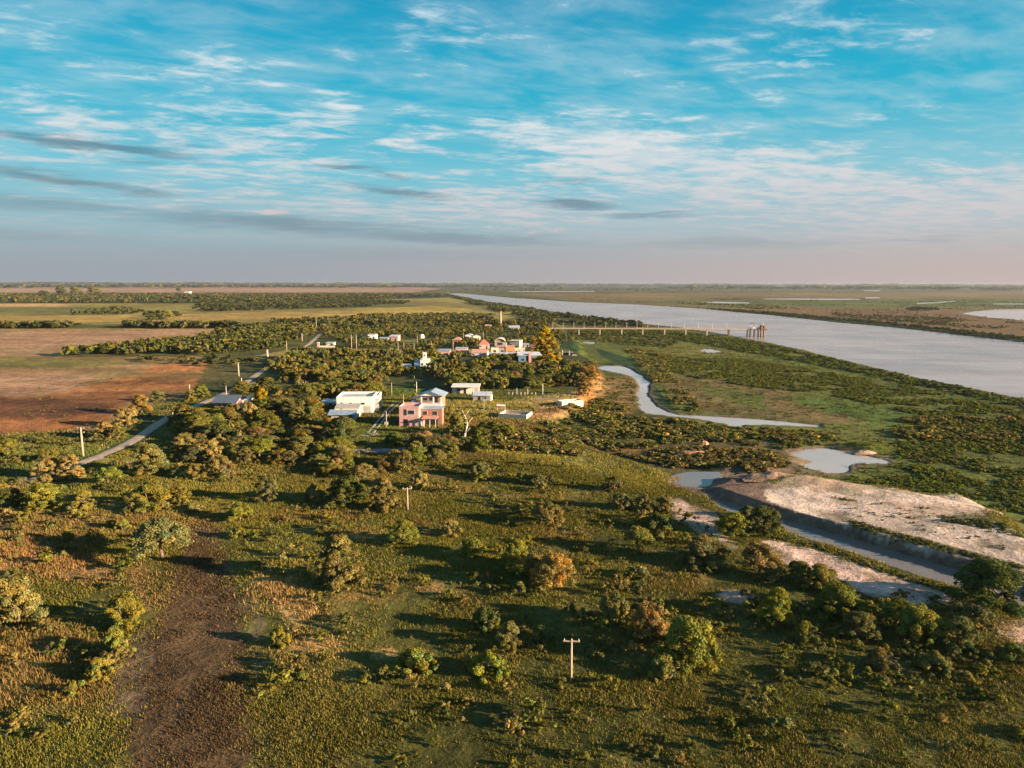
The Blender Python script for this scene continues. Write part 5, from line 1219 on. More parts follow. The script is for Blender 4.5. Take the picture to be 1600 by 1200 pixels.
# ------------------------------------------------------------------ poles
def pole_T(name, label, px, top, base, arms=1, mat=None, r=.17, group=None, thick=1.0, box=False, cy=None):
    x, y, z = P(px, base); mpp = pxm(px, base)
    z = float(ground_z(np.array([x]), np.array([y]))[0])
    h = (base - top) * mpp * 1.03
    t = thing(name, label, 'utility pole', (x, y, z), R_.uniform(-.15, .15), group)
    m_ = mat or MPOLEW
    MB().tube((0, 0, -.5), (0, 0, h), r * 1.25 * thick, r * .8 * thick, 8).build('pole', m_, t, True)
    for i in range(arms):
        zz = h - .25 - i * 1.2
        ca = MB().box(-1.05, 1.05, -.09, .09, zz - .08, zz + .08).build('crossarm', m_, t)
        for xx in (-.9, 0.0, .9) if i == 0 else (-.9, .9): MB().tube((xx, 0, zz + .082), (xx, 0, zz + .34), .06, .04, 6).build('insulator', MWHITE, ca)
    if box: MB().box(-.6, .6, -.5, -.12, h * .28, h * .42).build('meter_box', MCREAM, t)
    return t
pole_T('utility_pole', 'weathered T-shaped wooden pole nearest the camera', 892, 998, 1068, 1, r=.15)
pole_T('utility_pole', 'T-shaped wooden pole standing alone in the middle meadow', 637, 762, 797, 1, r=.16)
pole_T('utility_pole', 'thick pale pole with two cross-arms beside the near bend of the road', 130, 669, 714, 2, r=.28, mat=MPOLEW)
pole_T('utility_pole', 'slim pale pole on the near verge where the road bends', 271, 645, 664, 0, r=.2)
pole_T('utility_pole', 'pale pole in the yellow-green tree where the road enters the wood', 297, 601, 622, 0, r=.3)
pole_T('utility_pole', 'thick tan pole with a cross-arm at the edge of the rust field', 373, 567, 588, 1, r=.4)
pole_T('street_lamp', 'thin street lamp beside the middle stretch of the dirt road', 378, 591, 604, 0, r=.16, mat=MSTEELP)
pole_T('utility_pole', 'thin pale pole rising behind the red-walled house', 354, 603, 622, 0, r=.2)
pole_T('utility_pole', 'stout pinkish concrete pole left of the far stretch of road', 418, 547, 562, 0, r=.7, mat=MPINK)
pole_T('utility_pole', 'slim golden pole beside the far stretch of road', 448, 533, 549, 0, r=.25)
pole_T('utility_pole', 'short tan pole just left of the road end', 472, 521, 533, 0, r=.4)
pole_T('utility_pole', 'tall pale pole at the far end of the road', 494.5, 498, 518, 1, r=.3)
pole_T('utility_pole', 'short pole beside the tall one at the far end of the road', 489, 507, 518, 0, r=.3)
pole_T('utility_pole', 'slim pole between the warehouse and the blue-roofed house', 612, 598, 617, 0, r=.16)
pole_T('utility_pole', 'golden pole with a white meter box beside the wheel tracks', 604, 642, 671, 0, r=.15, box=True)
pole_T('street_lamp', 'curved white street lamp behind the blue-roofed house', 651, 597, 614, 0, r=.14, mat=MSTEELP)
pole_T('utility_pole', 'dark slim pole left of the curved street lamp', 647.5, 588, 603, 0, r=.15, mat=MWOOD)
pole_T('utility_pole', 'thin mast behind the roof of the pink house', 631, 617, 660, 0, r=.11)
pole_T('utility_pole', 'slim pole below the grey shed', 756, 621, 643, 0, r=.12)
pole_T('street_lamp', 'tall white lamp at the end of the row of white posts by the bluff', 848, 600, 617, 0, r=.13, mat=MSTEELP)
for px, tp, bs in ((549.5, 524, 549), (557, 524, 546)):
    pole_T('utility_pole', ('left' if px < 552 else 'right') + ' tall golden pole of the pair in the straw strip behind the wood', px, tp, bs, 0, r=.26, group='pair of tall poles by the striped field')
for q_, (px, tp, bs) in enumerate(((622, 534, 549), (631, 535, 549), (647, 535, 549), (674, 533, 548), (652, 524, 538), (708, 531, 547), (724, 521, 534), (755, 518, 532))):
    pole_T('utility_pole', ['first', 'second', 'third', 'fifth', 'fourth', 'sixth', 'seventh', 'last'][q_] + ' thin pole from the left along the village back lane', px, tp, bs, 0, r=.2, group='thin poles along the village back lane')
def white_posts():
    g = 'row of white posts by the bluff'
    for i, px in enumerate((795, 801, 807.5, 814, 820, 824.5, 831, 837)):
        tall = i in (2, 5)
        x, y, z = P(px, 617); z = float(ground_z(np.array([x]), np.array([y]))[0])
        t = MB().tube((0, 0, -.3), (0, 0, 3.0 if tall else 1.3), .13, .1, 6).build('white_post', MWHITE); t.location = (x, y, z)
        tag(t, ORD[i] + (' post, a tall white one,' if tall else ' post, a short white one,') + ' from the left in the row by the bluff', 'post', g + (' (tall)' if tall else ' (short)'))
white_posts()

# pale dead tree
def dead_tree():
    x, y, z = P(726, 692)
    t = thing('bare_tree', 'pale bare-trunked tree with a leaning fork in front of the grassy plots', 'tree', (x, y, z))
    mb = MB(); s = pxm(726, 692)
    p = [Vector((-.3, 0, -.3)), Vector((.2, 0, 3.2)), Vector((.9, 0, 6.0)), Vector((.2, .2, 8.6)), Vector((-.8, .3, 10.5))]
    rs = [.42, .34, .28, .2, .1]
    for i in range(4): mb.tube(p[i], p[i + 1], rs[i], rs[i + 1], 7)
    for (i, e) in ((2, (2.6, .4, 8.2)), (3, (1.6, .5, 10.6)), (2, (-1.6, .2, 8.0)), (1, (1.9, -.4, 5.0)), (3, (-2.0, -.5, 10.0))): mb.tube(p[i], e, .16, .05, 5)
    mb.build('trunk', MBARKP, t, True)
    crown_obj('crown', (2.6, 6.5, 4.2, 12, 900, .2, 77, 0, True), MLEAF, t, .2, (0.20, 0.15, 0.05))
dead_tree()

# white car half hidden by the wood
def car():
    x, y, z = P(416, 711)
    z = float(ground_z(np.array([x]), np.array([y]))[0])
    t = thing('parked_car', 'small white parked car half hidden among the trees at the near edge of the wood', 'car', (x, y, z), rad(8))
    MW = M('white_car_paint', (0.78, 0.78, 0.78), 0.25, 0.03, 2)
    pr = [(-2.05, .35), (-2.1, .75), (-1.95, .95), (-1.2, 1.02), (1.15, 1.05), (2.0, .95), (2.1, .7), (2.05, .35)]
    mb = MB(); mb.prism([(a, -.85, c) for a, c in pr], (0, 1.7, 0)); mb.build('body', MW, t)
    mb = MB(); n = 0
    lo = [(-1.15, 1.02), (1.35, 1.05)]; mb.v = [(-1.2, -.8, 1.03), (1.4, -.8, 1.05), (1.4, .8, 1.05), (-1.2, .8, 1.03), (-.55, -.65, 1.5), (.8, -.65, 1.52), (.8, .65, 1.52), (-.55, .65, 1.5)]
    mb.f = [[0, 1, 5, 4], [1, 2, 6, 5], [2, 3, 7, 6], [3, 0, 4, 7], [4, 5, 6, 7]]
    mb.build('glasshouse', MGLASS, t); MB().box(-.6, .85, -.68, .68, 1.523, 1.57).build('roof', MW, t)
    for xx in (-1.3, 1.3):
        for yy in (-.86, .66): w = MB().tube((xx, yy, .33), (xx, yy + .2, .33), .33, .33, 16).build('wheel', MDARK, t); MB().tube((xx, yy - .01 if yy < 0 else yy + .2, .33), (xx, yy if yy < 0 else yy + .21, .33), .18, .18, 12).build('rim', MSTEELP, w)
    for yy in (-.6, .6): MB().box(-2.13, -2.08, yy - .18, yy + .18, .62, .78).build('headlight', MGLASS, t)
car()
# pinkish rubble heap on the marsh
def heap(name, label, px, py, w, d, h, mat, seed):
    x, y, z = P(px, py); z = float(ground_z(np.array([x]), np.array([y]))[0])
    g = np.random.default_rng(seed); n = 22
    V = []; F = []
    for i in range(n):
        for j in range(n):
            a = i / (n - 1) * 2 - 1; c = j / (n - 1) * 2 - 1
            e = max(0, 1 - (a * a + c * c)); V.append((a * w, c * d, e ** .8 * h))
    V = np.array(V); V[:, 2] *= 0.6 + .9 * fbm(V[:, 0] + seed, V[:, 1], w * .35, seed, 4, .6); V[:, 2] -= .12
    F = np.array([[i * n + j, (i + 1) * n + j, (i + 1) * n + j + 1, i * n + j + 1] for i in range(n - 1) for j in range(n - 1)])
    o = np_mesh(name, V, F, mat); o.location = (x, y, z); return tag(o, label, 'heap')
heap('rubble_heap', 'pinkish rubble heap in the green marsh below the creek', 1101, 695, 1.5, 1.2, 1.5, M('pink_rubble', (0.50, 0.22, 0.17), .95, .35, 1.2, .5), 5)
heap('sand_heap', 'small flat pale sand heap in the dark meadow', 1150, 934, 4.0, 2.2, .7, MSAND, 6)
heap('spoil_heap', 'long tan spoil heap right of the square pond', 1352, 708, 3.8, 1.6, .8, MSAND, 7)
heap('spoil_heap', 'large brown spoil heap between the square pond and the ditch', 1205, 752, 8, 3.4, 1.3, M('brown_spoil', (0.24, 0.14, 0.09), .95, .35, .8, .5), 8)
heap('spoil_heap', 'ridge of orange spoil behind the muddy pool', 1082, 716, 6, 2.0, 1.2, M('orange_spoil', (0.34, 0.16, 0.09), .95, .35, .9, .5), 9)

# ------------------------------------------------------------------ woods: trees one can count, then the mass behind
ROADW = np.array([Wz(*p) for p in ROADPX])
def blocked(x, y):
    d = 1e9
    for i in range(len(ROADW) - 1):
        a, b_ = ROADW[i], ROADW[i + 1]; e = b_ - a; t = max(0, min(1, ((x - a[0]) * e[0] + (y - a[1]) * e[1]) / (e @ e)))
        q = a + e * t; d = min(d, math.hypot(x - q[0], y - q[1]))
    if d < 6.5: return True
    for (b, x0, x1, y0, y1) in OB2:
        r = b.t.rotation_euler[2]; dx, dy = x - b.x, y - b.y
        lx = dx * math.cos(r) + dy * math.sin(r); ly = -dx * math.sin(r) + dy * math.cos(r)
        dep = 18 if (x1 - x0) > 7 else 12
        if x0 - 3.5 < lx < x1 + 3.5 and y0 - dep < ly < y1 + 3: return True
    return False
for (x, y) in [(0, 0)]: pass
def sightline_height(x, y):
    hm = 99.0
    for (b, x0, x1, y0, y1) in OB2:
        D = math.hypot(b.x, b.y); d = math.hypot(x, y)
        if d > D + 2 or d < D - 90: continue
        lat = (x * D / d - b.x)
        if x0 - 2.5 < lat < x1 + 2.5: hm = min(hm, 1.3 + (D - d) * H / D)
    return hm
CLEAR = [np.array([Wz(*p) for p in poly]) for poly in [
    [(600, 592), (690, 596), (690, 615), (620, 690), (560, 694), (556, 672), (590, 650)],
    [(690, 622), (905, 606), (930, 600), (910, 640), (850, 662), (700, 672), (620, 690), (690, 640)],
    [(395, 557), (440, 549), (560, 545.5), (700, 546), (805, 547), (850, 552), (940, 560), (905, 573), (860, 574), (800, 556), (650, 553), (500, 556)],
    [(560, 531), (720, 528), (720, 534), (560, 538)], [(535, 699), (632, 699), (640, 722), (540, 724)]]]
WOODS = [  # outline, spacing m, height range, tints
 ([(290, 640), (330, 600), (400, 585), (440, 560), (560, 556), (680, 555), (800, 558), (860, 578), (930, 580), (905, 612), (760, 622), (690, 618), (690, 640), (620, 650), (520, 690), (470, 700), (380, 715), (300, 700), (268, 668)], 6.1, (3.0, 6.6), [OLIVE, LIME, BRN, LIME, GREEN, DARK, (1.4, 1.2, .9)], 'the wood around the village houses'),
 ([(250, 712), (300, 690), (420, 700), (540, 700), (640, 700), (720, 705), (740, 722), (640, 735), (520, 742), (400, 745), (300, 735)], 7.0, (3.0, 5.4), [BRN, OLIVE, LIME, TAN], 'the scrubby near edge of the village wood'),
 ([(560, 680), (690, 672), (760, 668), (820, 680), (760, 704), (650, 708), (560, 706)], 6.5, (2.6, 5.0), [LIME, GREEN, BRN, OLIVE], 'the scrub in front of the pink house'),
 ([(420, 513), (480, 509), (640, 506), (780, 508), (850, 512), (905, 530), (860, 548), (790, 545), (720, 545), (560, 545), (500, 524), (430, 540), (400, 550), (330, 555), (160, 555), (240, 541), (345, 523)], 9.5, (2.6, 5.2), [OLIVE, DARK, GREEN, LIME, BRN], 'the back woods of the village'),
]
cand = []
for wi, (poly, sp, hr, tints, where) in enumerate(WOODS):
    Pw = np.array([Wz(*p) for p in poly])
    x0, y0 = Pw.min(0); x1, y1 = Pw.max(0)
    pts = []
    y = y0
    row = 0
    while y < y1:
        x = x0 + (row % 2) * sp / 2
        while x < x1:
            pts.append((x + R_.uniform(-.42, .42) * sp, y + R_.uniform(-.42, .42) * sp)); x += sp
        y += sp * .9; row += 1
    pts = np.array(pts)
    ins = sdf(Pw, pts[:, 0], pts[:, 1]) < 0
    for c in CLEAR: ins &= sdf(c, pts[:, 0], pts[:, 1]) > 1.5
    gap = fbm(pts[:, 0], pts[:, 1], 28, 61, 3)
    for (x, y), ok, gp in zip(pts, ins, gap):
        if not ok or gp < .40 or blocked(x, y): continue
        h = R_.uniform(*hr) * (0.8 + .5 * gp); w = h * R_.uniform(1.25, 2.1)
        hs = sightline_height(x, y)
        if hs < 2.0: continue
        if hs < h: h = hs * R_.uniform(.8, 1); w = min(w, h * 1.9)
        cand.append((math.hypot(x, y) / max(w, h), x, y, w, h, R_.choice(tints), where, wi))
cand.sort(key=lambda c: c[0])
MARKS = [(P(a, c)[0], P(a, c)[1], t_) for a, c, t_ in [(559, 642, 'the white warehouse'), (640, 662, 'the pink house'), (668, 640, 'the blue-roofed house'), (357, 636, 'the red-walled house'), (728, 610, 'the posted white house'),
    (753, 622, 'the grey shed'), (664, 572, 'the turreted white house'), (828, 566, 'the blue house'), (694, 552, 'the pinkish cottage'), (784, 552, 'the orange building'), (240, 668, 'the road bend'), (377, 602, 'the middle road stretch'),
    (455, 550, 'the far road stretch'), (583, 702, 'the grey lane'), (800, 648, 'the larger concrete tank'), (888, 630, 'the smaller concrete tank'), (581, 530, 'the white box house'), (512, 634, 'the hidden tin house'), (560, 555, 'the striped field'), (725, 690, 'the pale bare trunk'), (416, 711, 'the white car')]]
nfg = sum(1 for f in FG if f[0] != 'shrub')
NIND = 292 - nfg
NAMEC = {id(OLIVE): 'olive', id(BRN): 'brownish', id(LIME): 'yellow-green', id(GREEN): 'green', id(DARK): 'dark green', id(TAN): 'tan'}
for c in cand[:NIND]:
    _, x, y, w, h, tn, where, wi = c
    key = R_.choice(['bushy', 'bushy', 'spread', 'peaked'])
    nm = NAMEC.get(id(tn), 'golden-olive')
    shp = {'bushy': 'round', 'spread': 'flat-topped', 'peaked': 'pointed'}[key]
    siz = 'tall ' if h > 5.6 else 'small ' if h < 4.0 else ''
    best = min(MARKS, key=lambda q: math.hypot(q[0] - x, (q[1] - y) * .8))
    dx, dy = x - best[0], y - best[1]; dist = math.hypot(dx, dy)
    rel = ('right of' if dx > 0 else 'left of') if abs(dx) > abs(dy) * 1.1 else ('behind' if dy > 0 else 'in front of')
    if min(abs(dx), abs(dy)) > .45 * max(abs(dx), abs(dy)): rel = ('behind ' if dy > 0 else 'before ') + ('right of' if dx > 0 else 'left of')
    far = 'just ' if dist < 22 else 'some way ' if dist < 50 else 'well '
    lb = f'{siz}{nm} {shp} tree {far}{rel} {best[2]}'
    place(key, 0, 0, 0, 0, tuple(v * R_.uniform(.85, 1.15) for v in tn), lb, 'trees of ' + where, None, (x, y, 0), (w, h))
by = {}
for o in list(SC.objects):
    if o.parent is None and 'label' in o and str(o.get('group', '')).startswith('trees of '): by.setdefault(o['label'], []).append(o)
for lb, os_ in by.items():
    if len(os_) < 2: continue
    os_.sort(key=lambda o: o.location.x / o.location.y)
    nm_ = {2: ['left', 'right'], 3: ['left', 'middle', 'right']}.get(len(os_), ['leftmost'] + ['inner left', 'inner right', 'further right', 'next right'][:len(os_) - 2] + ['rightmost'])
    for o, w_ in zip(os_, nm_): o['label'] = lb.replace(' some way ', ' well ') + ', ' + w_ + ' one'
print('individual trees', nfg + min(NIND, len(cand)), 'candidates', len(cand))

# low-detail crown templates for masses
def template(R, Hc, ncl, nl, size, seed, z0=0.2, tall=False):
    Pt, nn, col = crown_data(R, Hc, z0, ncl, nl, size, seed, 0, tall)
    V, F = leaf_quads(Pt, nn, size, .8)
    return V, np.repeat(col, 4, 0)
def mass(name, pts, wh, cols, templates, mat, label, cat, kind='stuff', zs=None):
    """pts (n,2), wh (n,2) width/height, templates of unit radius 1 and height 1"""
    n = len(pts)
    if zs is None: zs = ground_z(pts[:, 0], pts[:, 1])
    Vs = []; Cs = []
    ti = rng.integers(0, len(templates), n); an = rng.uniform(0, 6.283, n)
    for k, (V, C_) in enumerate(templates):
        s = np.where(ti == k)[0]
        if len(s) == 0: continue
        ca, sa = np.cos(an[s])[:, None], np.sin(an[s])[:, None]
        x = V[None, :, 0] * ca - V[None, :, 1] * sa; y = V[None, :, 0] * sa + V[None, :, 1] * ca
        w = wh[s, 0][:, None] / 2; h = wh[s, 1][:, None]
        Vs.append(np.stack([pts[s, 0][:, None] + x * w, pts[s, 1][:, None] + y * w, zs[s][:, None] + V[None, :, 2] * h], -1).reshape(-1, 3))
        Cs.append((C_[None] * cols[s][:, None, :]).reshape(-1, 3))
    V = np.vstack(Vs); C_ = np.vstack(Cs)
    o = np_mesh(name, V, np.arange(len(V)).reshape(-1, 4), mat, col=C_)
    return tag(o, label, cat, kind=kind)
TM = [template(1, 1, 12, 260, .16, 900 + i) for i in range(4)]      # mid distance
TL = [template(1, 1, 7, 46, .34, 950 + i) for i in range(5)]        # far
TS = [template(1, 1, 6, 60, .26, 980 + i, .05) for i in range(5)]   # scrub
LC = np.array(LEAFC)
rest = cand[NIND:]
if rest:
    a = np.array([(c[1], c[2]) for c in rest]); wh = np.array([(c[3], c[4]) for c in rest]); co = np.array([c[5] for c in rest]) * LC
    mass('woodland', a, wh, co, TM, MLEAF, 'mass of olive and dark green trees filling the back of the village wood', 'woodland')

def scatter(poly, n, edge=0.0, noise=None, px=True, dens=None):
    """random points in a world polygon given in photo pixels, even per area of ground"""
    zc = level_of(poly); Pw = np.array([Wz(p[0], p[1], p[2] if len(p) > 2 else zc) for p in poly])
    lo = Pw.min(0); hi = Pw.max(0); out = []
    tries = 0
    while sum(len(o) for o in out) < n and tries < 60:
        q = rng.uniform(lo, hi, (n * 2, 2)); tries += 1
        k = sdf(Pw, q[:, 0], q[:, 1]) < edge
        if noise:
            wl, th, sd_ = noise
            k &= fbm(q[:, 0], q[:, 1], wl, sd_, 3) > th
        out.append(q[k])
    return np.vstack(out)[:n]
def tints(n, cols, jit=.18):
    c = np.array(cols)[rng.integers(0, len(cols), n)]
    return c * rng.uniform(1 - jit, 1 + jit, (n, 1)) * LC
FARB = [  # outline, count, height range, tints, noise
 ([(-500, 461), (60, 460), (400, 460.5), (690, 460.8), (704, 463), (640, 466), (420, 473.5), (100, 474), (-500, 474)], 5200, (6, 11), [OLIVE, DARK, DARK, GREEN, BRN], (220, .36, 5)),
 ([(330, 470), (560, 469), (640, 473), (620, 478), (480, 483), (335, 487), (300, 484)], 1300, (4, 8), [OLIVE, DARK, DARK], (90, .42, 6)),
 ([(-500, 512), (60, 511.4), (420, 510), (420, 512.6), (60, 513.2), (-500, 514)], 420, (4, 9), [DARK, OLIVE], (60, .45, 7)),
 ([(112, 490), (150, 486), (190, 483), (212, 486), (225, 489), (200, 491.5), (112, 492)], 130, (4, 8), [DARK, OLIVE], None),
 ([(225, 492), (275, 490), (285, 500), (255, 502), (222, 500)], 22, (6, 10), [DARK, BRN], None),
 ([(85, 556.5), (180, 546), (240, 539), (300, 529), (345, 521), (420, 514), (470, 512), (480, 528), (430, 546), (330, 552), (220, 555), (150, 556)], 560, (4, 8), [OLIVE, DARK, GREEN, LIME], (40, .40, 8)),
 ([(180, 563), (300, 560), (380, 562), (420, 566), (380, 574), (320, 573), (260, 568)], 30, (2.5, 5), [OLIVE, DARK], None),
 ([(420, 504), (560, 500), (760, 500), (860, 505), (850, 514), (700, 508), (480, 511)], 620, (4, 8), [OLIVE, DARK, GREEN, BRN], (60, .42, 9)),
 ([(560, 492), (740, 491), (800, 494), (840, 502), (700, 500), (560, 500)], 300, (2.5, 5), [OLIVE, LIME, BRN], (60, .5, 10)),
 ([(700, 461), (760, 473), (850, 487), (950, 502), (1055, 514), (900, 512), (850, 505), (800, 494), (740, 478)], 1500, (3, 7), [DARK, OLIVE, GREEN], (80, .40, 11)),
 ([(705, 452), (1100, 449), (1600, 449), (1600, 452), (1100, 453.5), (760, 456)], 900, (8, 16), [DARK, OLIVE], (500, .45, 12)),
 ([(1000, 476), (1200, 487.5), (1400, 506), (1600, 528), (1750, 549), (1750, 552), (1600, 533), (1400, 510), (1200, 490.5), (1000, 477.5)], 1500, (1.5, 3.4), [DARK, OLIVE], None),
 ([(900, 466), (1300, 466), (1800, 468), (1800, 545), (1500, 505), (1200, 480), (950, 472)], 2600, (1.0, 2.6), [OLIVE, BRN, DARK], (110, .52, 53)),
 ([(1415, 482), (1460, 482), (1470, 485), (1420, 486)], 80, (3, 5), [DARK], None),
 ([(1060, 474), (1180, 474.5), (1260, 484), (1200, 485), (1100, 479)], 420, (1.5, 3), [DARK, BRN], (120, .5, 13)),
 ([(1300, 488), (1500, 498), (1700, 512), (1700, 530), (1500, 512), (1300, 494)], 900, (1.2, 2.6), [DARK, BRN, OLIVE], (80, .5, 14)),
]
P_, WH_, CO_ = [], [], []
for (poly, n, hr, tt, nz) in FARB:
    q = scatter(poly, n, 0, nz); q = q[ground_z(q[:, 0], q[:, 1]) > -2.62]; h = rng.uniform(*hr, len(q)) * .72; w = h * rng.uniform(1.6, 3.6, len(q))
    P_.append(q); WH_.append(np.stack([w, h], 1)); CO_.append(tints(len(q), tt) * .78)
mass('far_woodland', np.vstack(P_), np.vstack(WH_), np.vstack(CO_), TL, MLEAF, 'belts of distant dark green trees and hedges across the plain', 'woodland')
# horizon tree line: groves 8 to 30 km away
q = []; wh = []
for i in range(2600):
    D = R_.uniform(7500, 15000); a = rad(R_.uniform(-44, 44))
    x, y = D * math.sin(a), D * math.cos(a)
    if fbm(np.array([x]), np.array([y * .6]), 1500, 77, 3)[0] < (.44 if x < 0 else .5): continue
    h = R_.uniform(12, 30); q.append((x, y)); wh.append((R_.uniform(90, 260), h))
for i in range(1500):
    D = R_.uniform(15000, 38000); a = rad(R_.uniform(-44, 44)); x, y = D * math.sin(a), D * math.cos(a)
    q.append((x, y)); wh.append((R_.uniform(400, 1100), R_.uniform(26, 50)))
q = np.array(q); wh = np.array(wh)
mass('far_treeline', q, wh, tints(len(q), [DARK, DARK, OLIVE]), TL, MLEAF, 'blue-grey line of woods along the horizon', 'treeline')

# ------------------------------------------------------------------ marsh scrub on the flood plain and rough grass
MARSH = [
 ([(980, 548), (1060, 540), (1200, 545), (1600, 640), (1900, 730), (1900, 900), (1560, 765), (1240, 745), (1280, 668), (1100, 650), (1060, 645)], 5200, (.25, .8), [OLIVE, LGRN, LIME, BRN], (9, .45, 45)),
 ([(930, 590), (985, 590), (998, 612), (985, 645), (930, 640)], 420, (.3, 1.0), [BRN, TAN, OLIVE, LIME], (6, .4, 46)),
 ([(1000, 556), (1150, 560), (1280, 580), (1400, 600), (1600, 645), (1900, 730), (1900, 900), (1620, 815), (1540, 765), (1440, 745), (1400, 720), (1400, 680), (1440, 650), (1300, 618), (1180, 605), (1080, 590), (1020, 570)], 12500, (.5, 1.35), [OLIVE, LIME, BRN, GREEN, LGRN, LGRN, LIME], (11, .40, 15)),
 ([(940, 509), (1060, 519), (1160, 531), (1250, 549), (1350, 573), (1600, 627), (1800, 670), (1800, 684), (1600, 638), (1350, 585), (1200, 556), (1050, 530), (900, 520)], 4200, (.9, 2.2), [LGRN, OLIVE, GREEN, DARK], (30, .3, 16)),
 ([(880, 516), (1000, 520), (1060, 530), (1050, 545), (980, 540), (900, 530)], 700, (1, 2.5), [OLIVE, BRN, DARK], (24, .42, 17)),
 ([(975, 543), (1050, 552), (1050, 590), (1100, 640), (1070, 643), (1030, 610), (1000, 575)], 620, (.9, 2.0), [LIME, BRN, TAN, OLIVE], (12, .42, 18)),
 ([(880, 655), (930, 645), (1010, 655), (1100, 665), (1180, 675), (1160, 690), (1080, 690), (1000, 700), (930, 700), (870, 690), (850, 670)], 1500, (.9, 2.4), [OLIVE, LIME, BRN, DARK, GREEN, TAN], (12, .36, 19)),
 ([(930, 700), (1000, 706), (1080, 700), (1200, 705), (1230, 730), (1180, 745), (1120, 735), (1040, 730)], 620, (.7, 1.8), [BRN, TAN, RUSTT, OLIVE, DARK], (10, .45, 20)),
 ([(1180, 672), (1280, 678), (1300, 690), (1230, 702), (1160, 695)], 260, (.9, 2.4), [LIME, OLIVE, BRN], (12, .42, 21)),
 ([(1400, 655), (1600, 655), (1700, 680), (1700, 700), (1500, 690), (1400, 685)], 480, (1.2, 2.6), [BRN, RUSTT, OLIVE, LIME], (16, .42, 22)),
 ([(1330, 730), (1440, 725), (1560, 760), (1600, 800), (1620, 830), (1560, 805), (1500, 770), (1400, 768), (1330, 757)], 520, (.4, 1.0), [GREEN, LGRN, LIME], (10, .45, 23)),
 ([(1325, 812, 1.3), (1400, 832, 1.3), (1500, 859, 1.3), (1600, 885, 1.3), (1600, 893, 1.3), (1500, 869, 1.3), (1406, 846, 1.3), (1330, 822, 1.3)], 170, (.3, .7), [OLIVE, DARK, BRN], None),
 ([(1470, 807), (1560, 820), (1620, 840), (1700, 868), (1560, 834), (1480, 818)], 130, (.3, .8), [OLIVE, DARK], None),
 ([(1190, 826), (1229, 834), (1272, 851), (1338, 871), (1383, 887), (1429, 902), (1490, 919), (1490, 930), (1430, 909), (1350, 884), (1290, 862), (1230, 846), (1190, 838)], 260, (.3, .7), [LIME, OLIVE, BRN], None),
 ([(860, 640), (905, 637), (940, 620), (985, 640), (990, 650), (900, 655)], 260, (.8, 2), [BRN, RUSTT, OLIVE, LIME], (10, .42, 24)),
 ([(1300, 775), (1500, 800), (1600, 850), (1560, 860), (1400, 820), (1290, 795)], 70, (.25, .6), [OLIVE, BRN], None),
 ([(840, 665), (940, 700), (900, 712), (760, 700), (690, 694), (760, 672)], 420, (.8, 2.0), [BRN, RUSTT, LIME, OLIVE, TAN], (10, .42, 25)),
]
P_, WH_, CO_ = [], [], []
for (poly, n, hr, tt, nz) in MARSH:
    q = scatter(poly, n, 0, nz)
    z = ground_z(q[:, 0], q[:, 1]); q = q[z > -2.72]
    h = rng.uniform(*hr, len(q)) * .68; w = h * rng.uniform(2.0, 4.8, len(q))
    P_.append(q); WH_.append(np.stack([w, h], 1)); CO_.append(tints(len(q), tt, .3) * .98)
mass('marsh_scrub', np.vstack(P_), np.vstack(WH_), np.vstack(CO_), TS, MLEAF, 'low olive and green scrub covering the flood plain between the meadow and the river', 'scrub')
# low bushes scattered over the near meadows
P_, WH_, CO_ = [], [], []
for (poly, n, hr, tt, nz) in [
  ([(-200, 720), (600, 715), (900, 730), (1040, 800), (1180, 870), (1400, 960), (1500, 1200), (-200, 1200)], 230, (1.1, 2.4), [OLIVE, LIME, BRN, GREEN], (20, .52, 52)),
  ([(-300, 700), (600, 700), (940, 715), (1060, 790), (1180, 860), (1500, 950), (1900, 1080), (1700, 1200), (-300, 1200)], 800, (.5, 1.4), [OLIVE, LIME, BRN, GREEN, TAN], (18, .50, 26)),
  ([(1120, 880), (1300, 925), (1500, 965), (1600, 1030), (1600, 1200), (900, 1200), (960, 960)], 240, (.5, 1.5), [LIME, OLIVE, GREEN], (14, .5, 27)),
  ([(-300, 690), (140, 676), (260, 640), (340, 600), (390, 590), (290, 650), (130, 745), (-300, 850)], 520, (.5, 2.0), [OLIVE, BRN, GREEN, DARK], (16, .45, 28)),
  ([(690, 625), (900, 640), (850, 665), (700, 690), (640, 680)], 130, (.5, 1.6), [LIME, BRN, OLIVE, TAN], (12, .45, 29)),
  ([(60, 600), (250, 568), (380, 566), (250, 640), (120, 672), (0, 690)], 160, (.3, .9), [BRN, RUSTT, OLIVE], (20, .5, 30))]:
    q = scatter(poly, n, 0, nz)
    strip = np.array([Wz(*p) for p in [(300, 800), (350, 800), (372, 860), (405, 940), (425, 1060), (450, 1300), (60, 1300), (170, 1060), (222, 960), (244, 900)]])
    q = q[(sdf(strip, q[:, 0], q[:, 1]) > 0)]
    q = q[[not blocked(a, c) if math.hypot(a, c) > 200 else True for a, c in q]]
    q = q[ground_z(q[:, 0], q[:, 1]) > -1.6]
    h = rng.uniform(*hr, len(q)); w = h * rng.uniform(1.3, 2.6, len(q))
    P_.append(q); WH_.append(np.stack([w, h], 1)); CO_.append(tints(len(q), tt))
TS2 = [template(1, 1, 12, 520, .085, 990 + i, .02) for i in range(5)]
mass('undergrowth', np.vstack(P_), np.vstack(WH_), np.vstack(CO_), TS2, MLEAF, 'low mixed bushes scattered through the rough meadow', 'undergrowth')

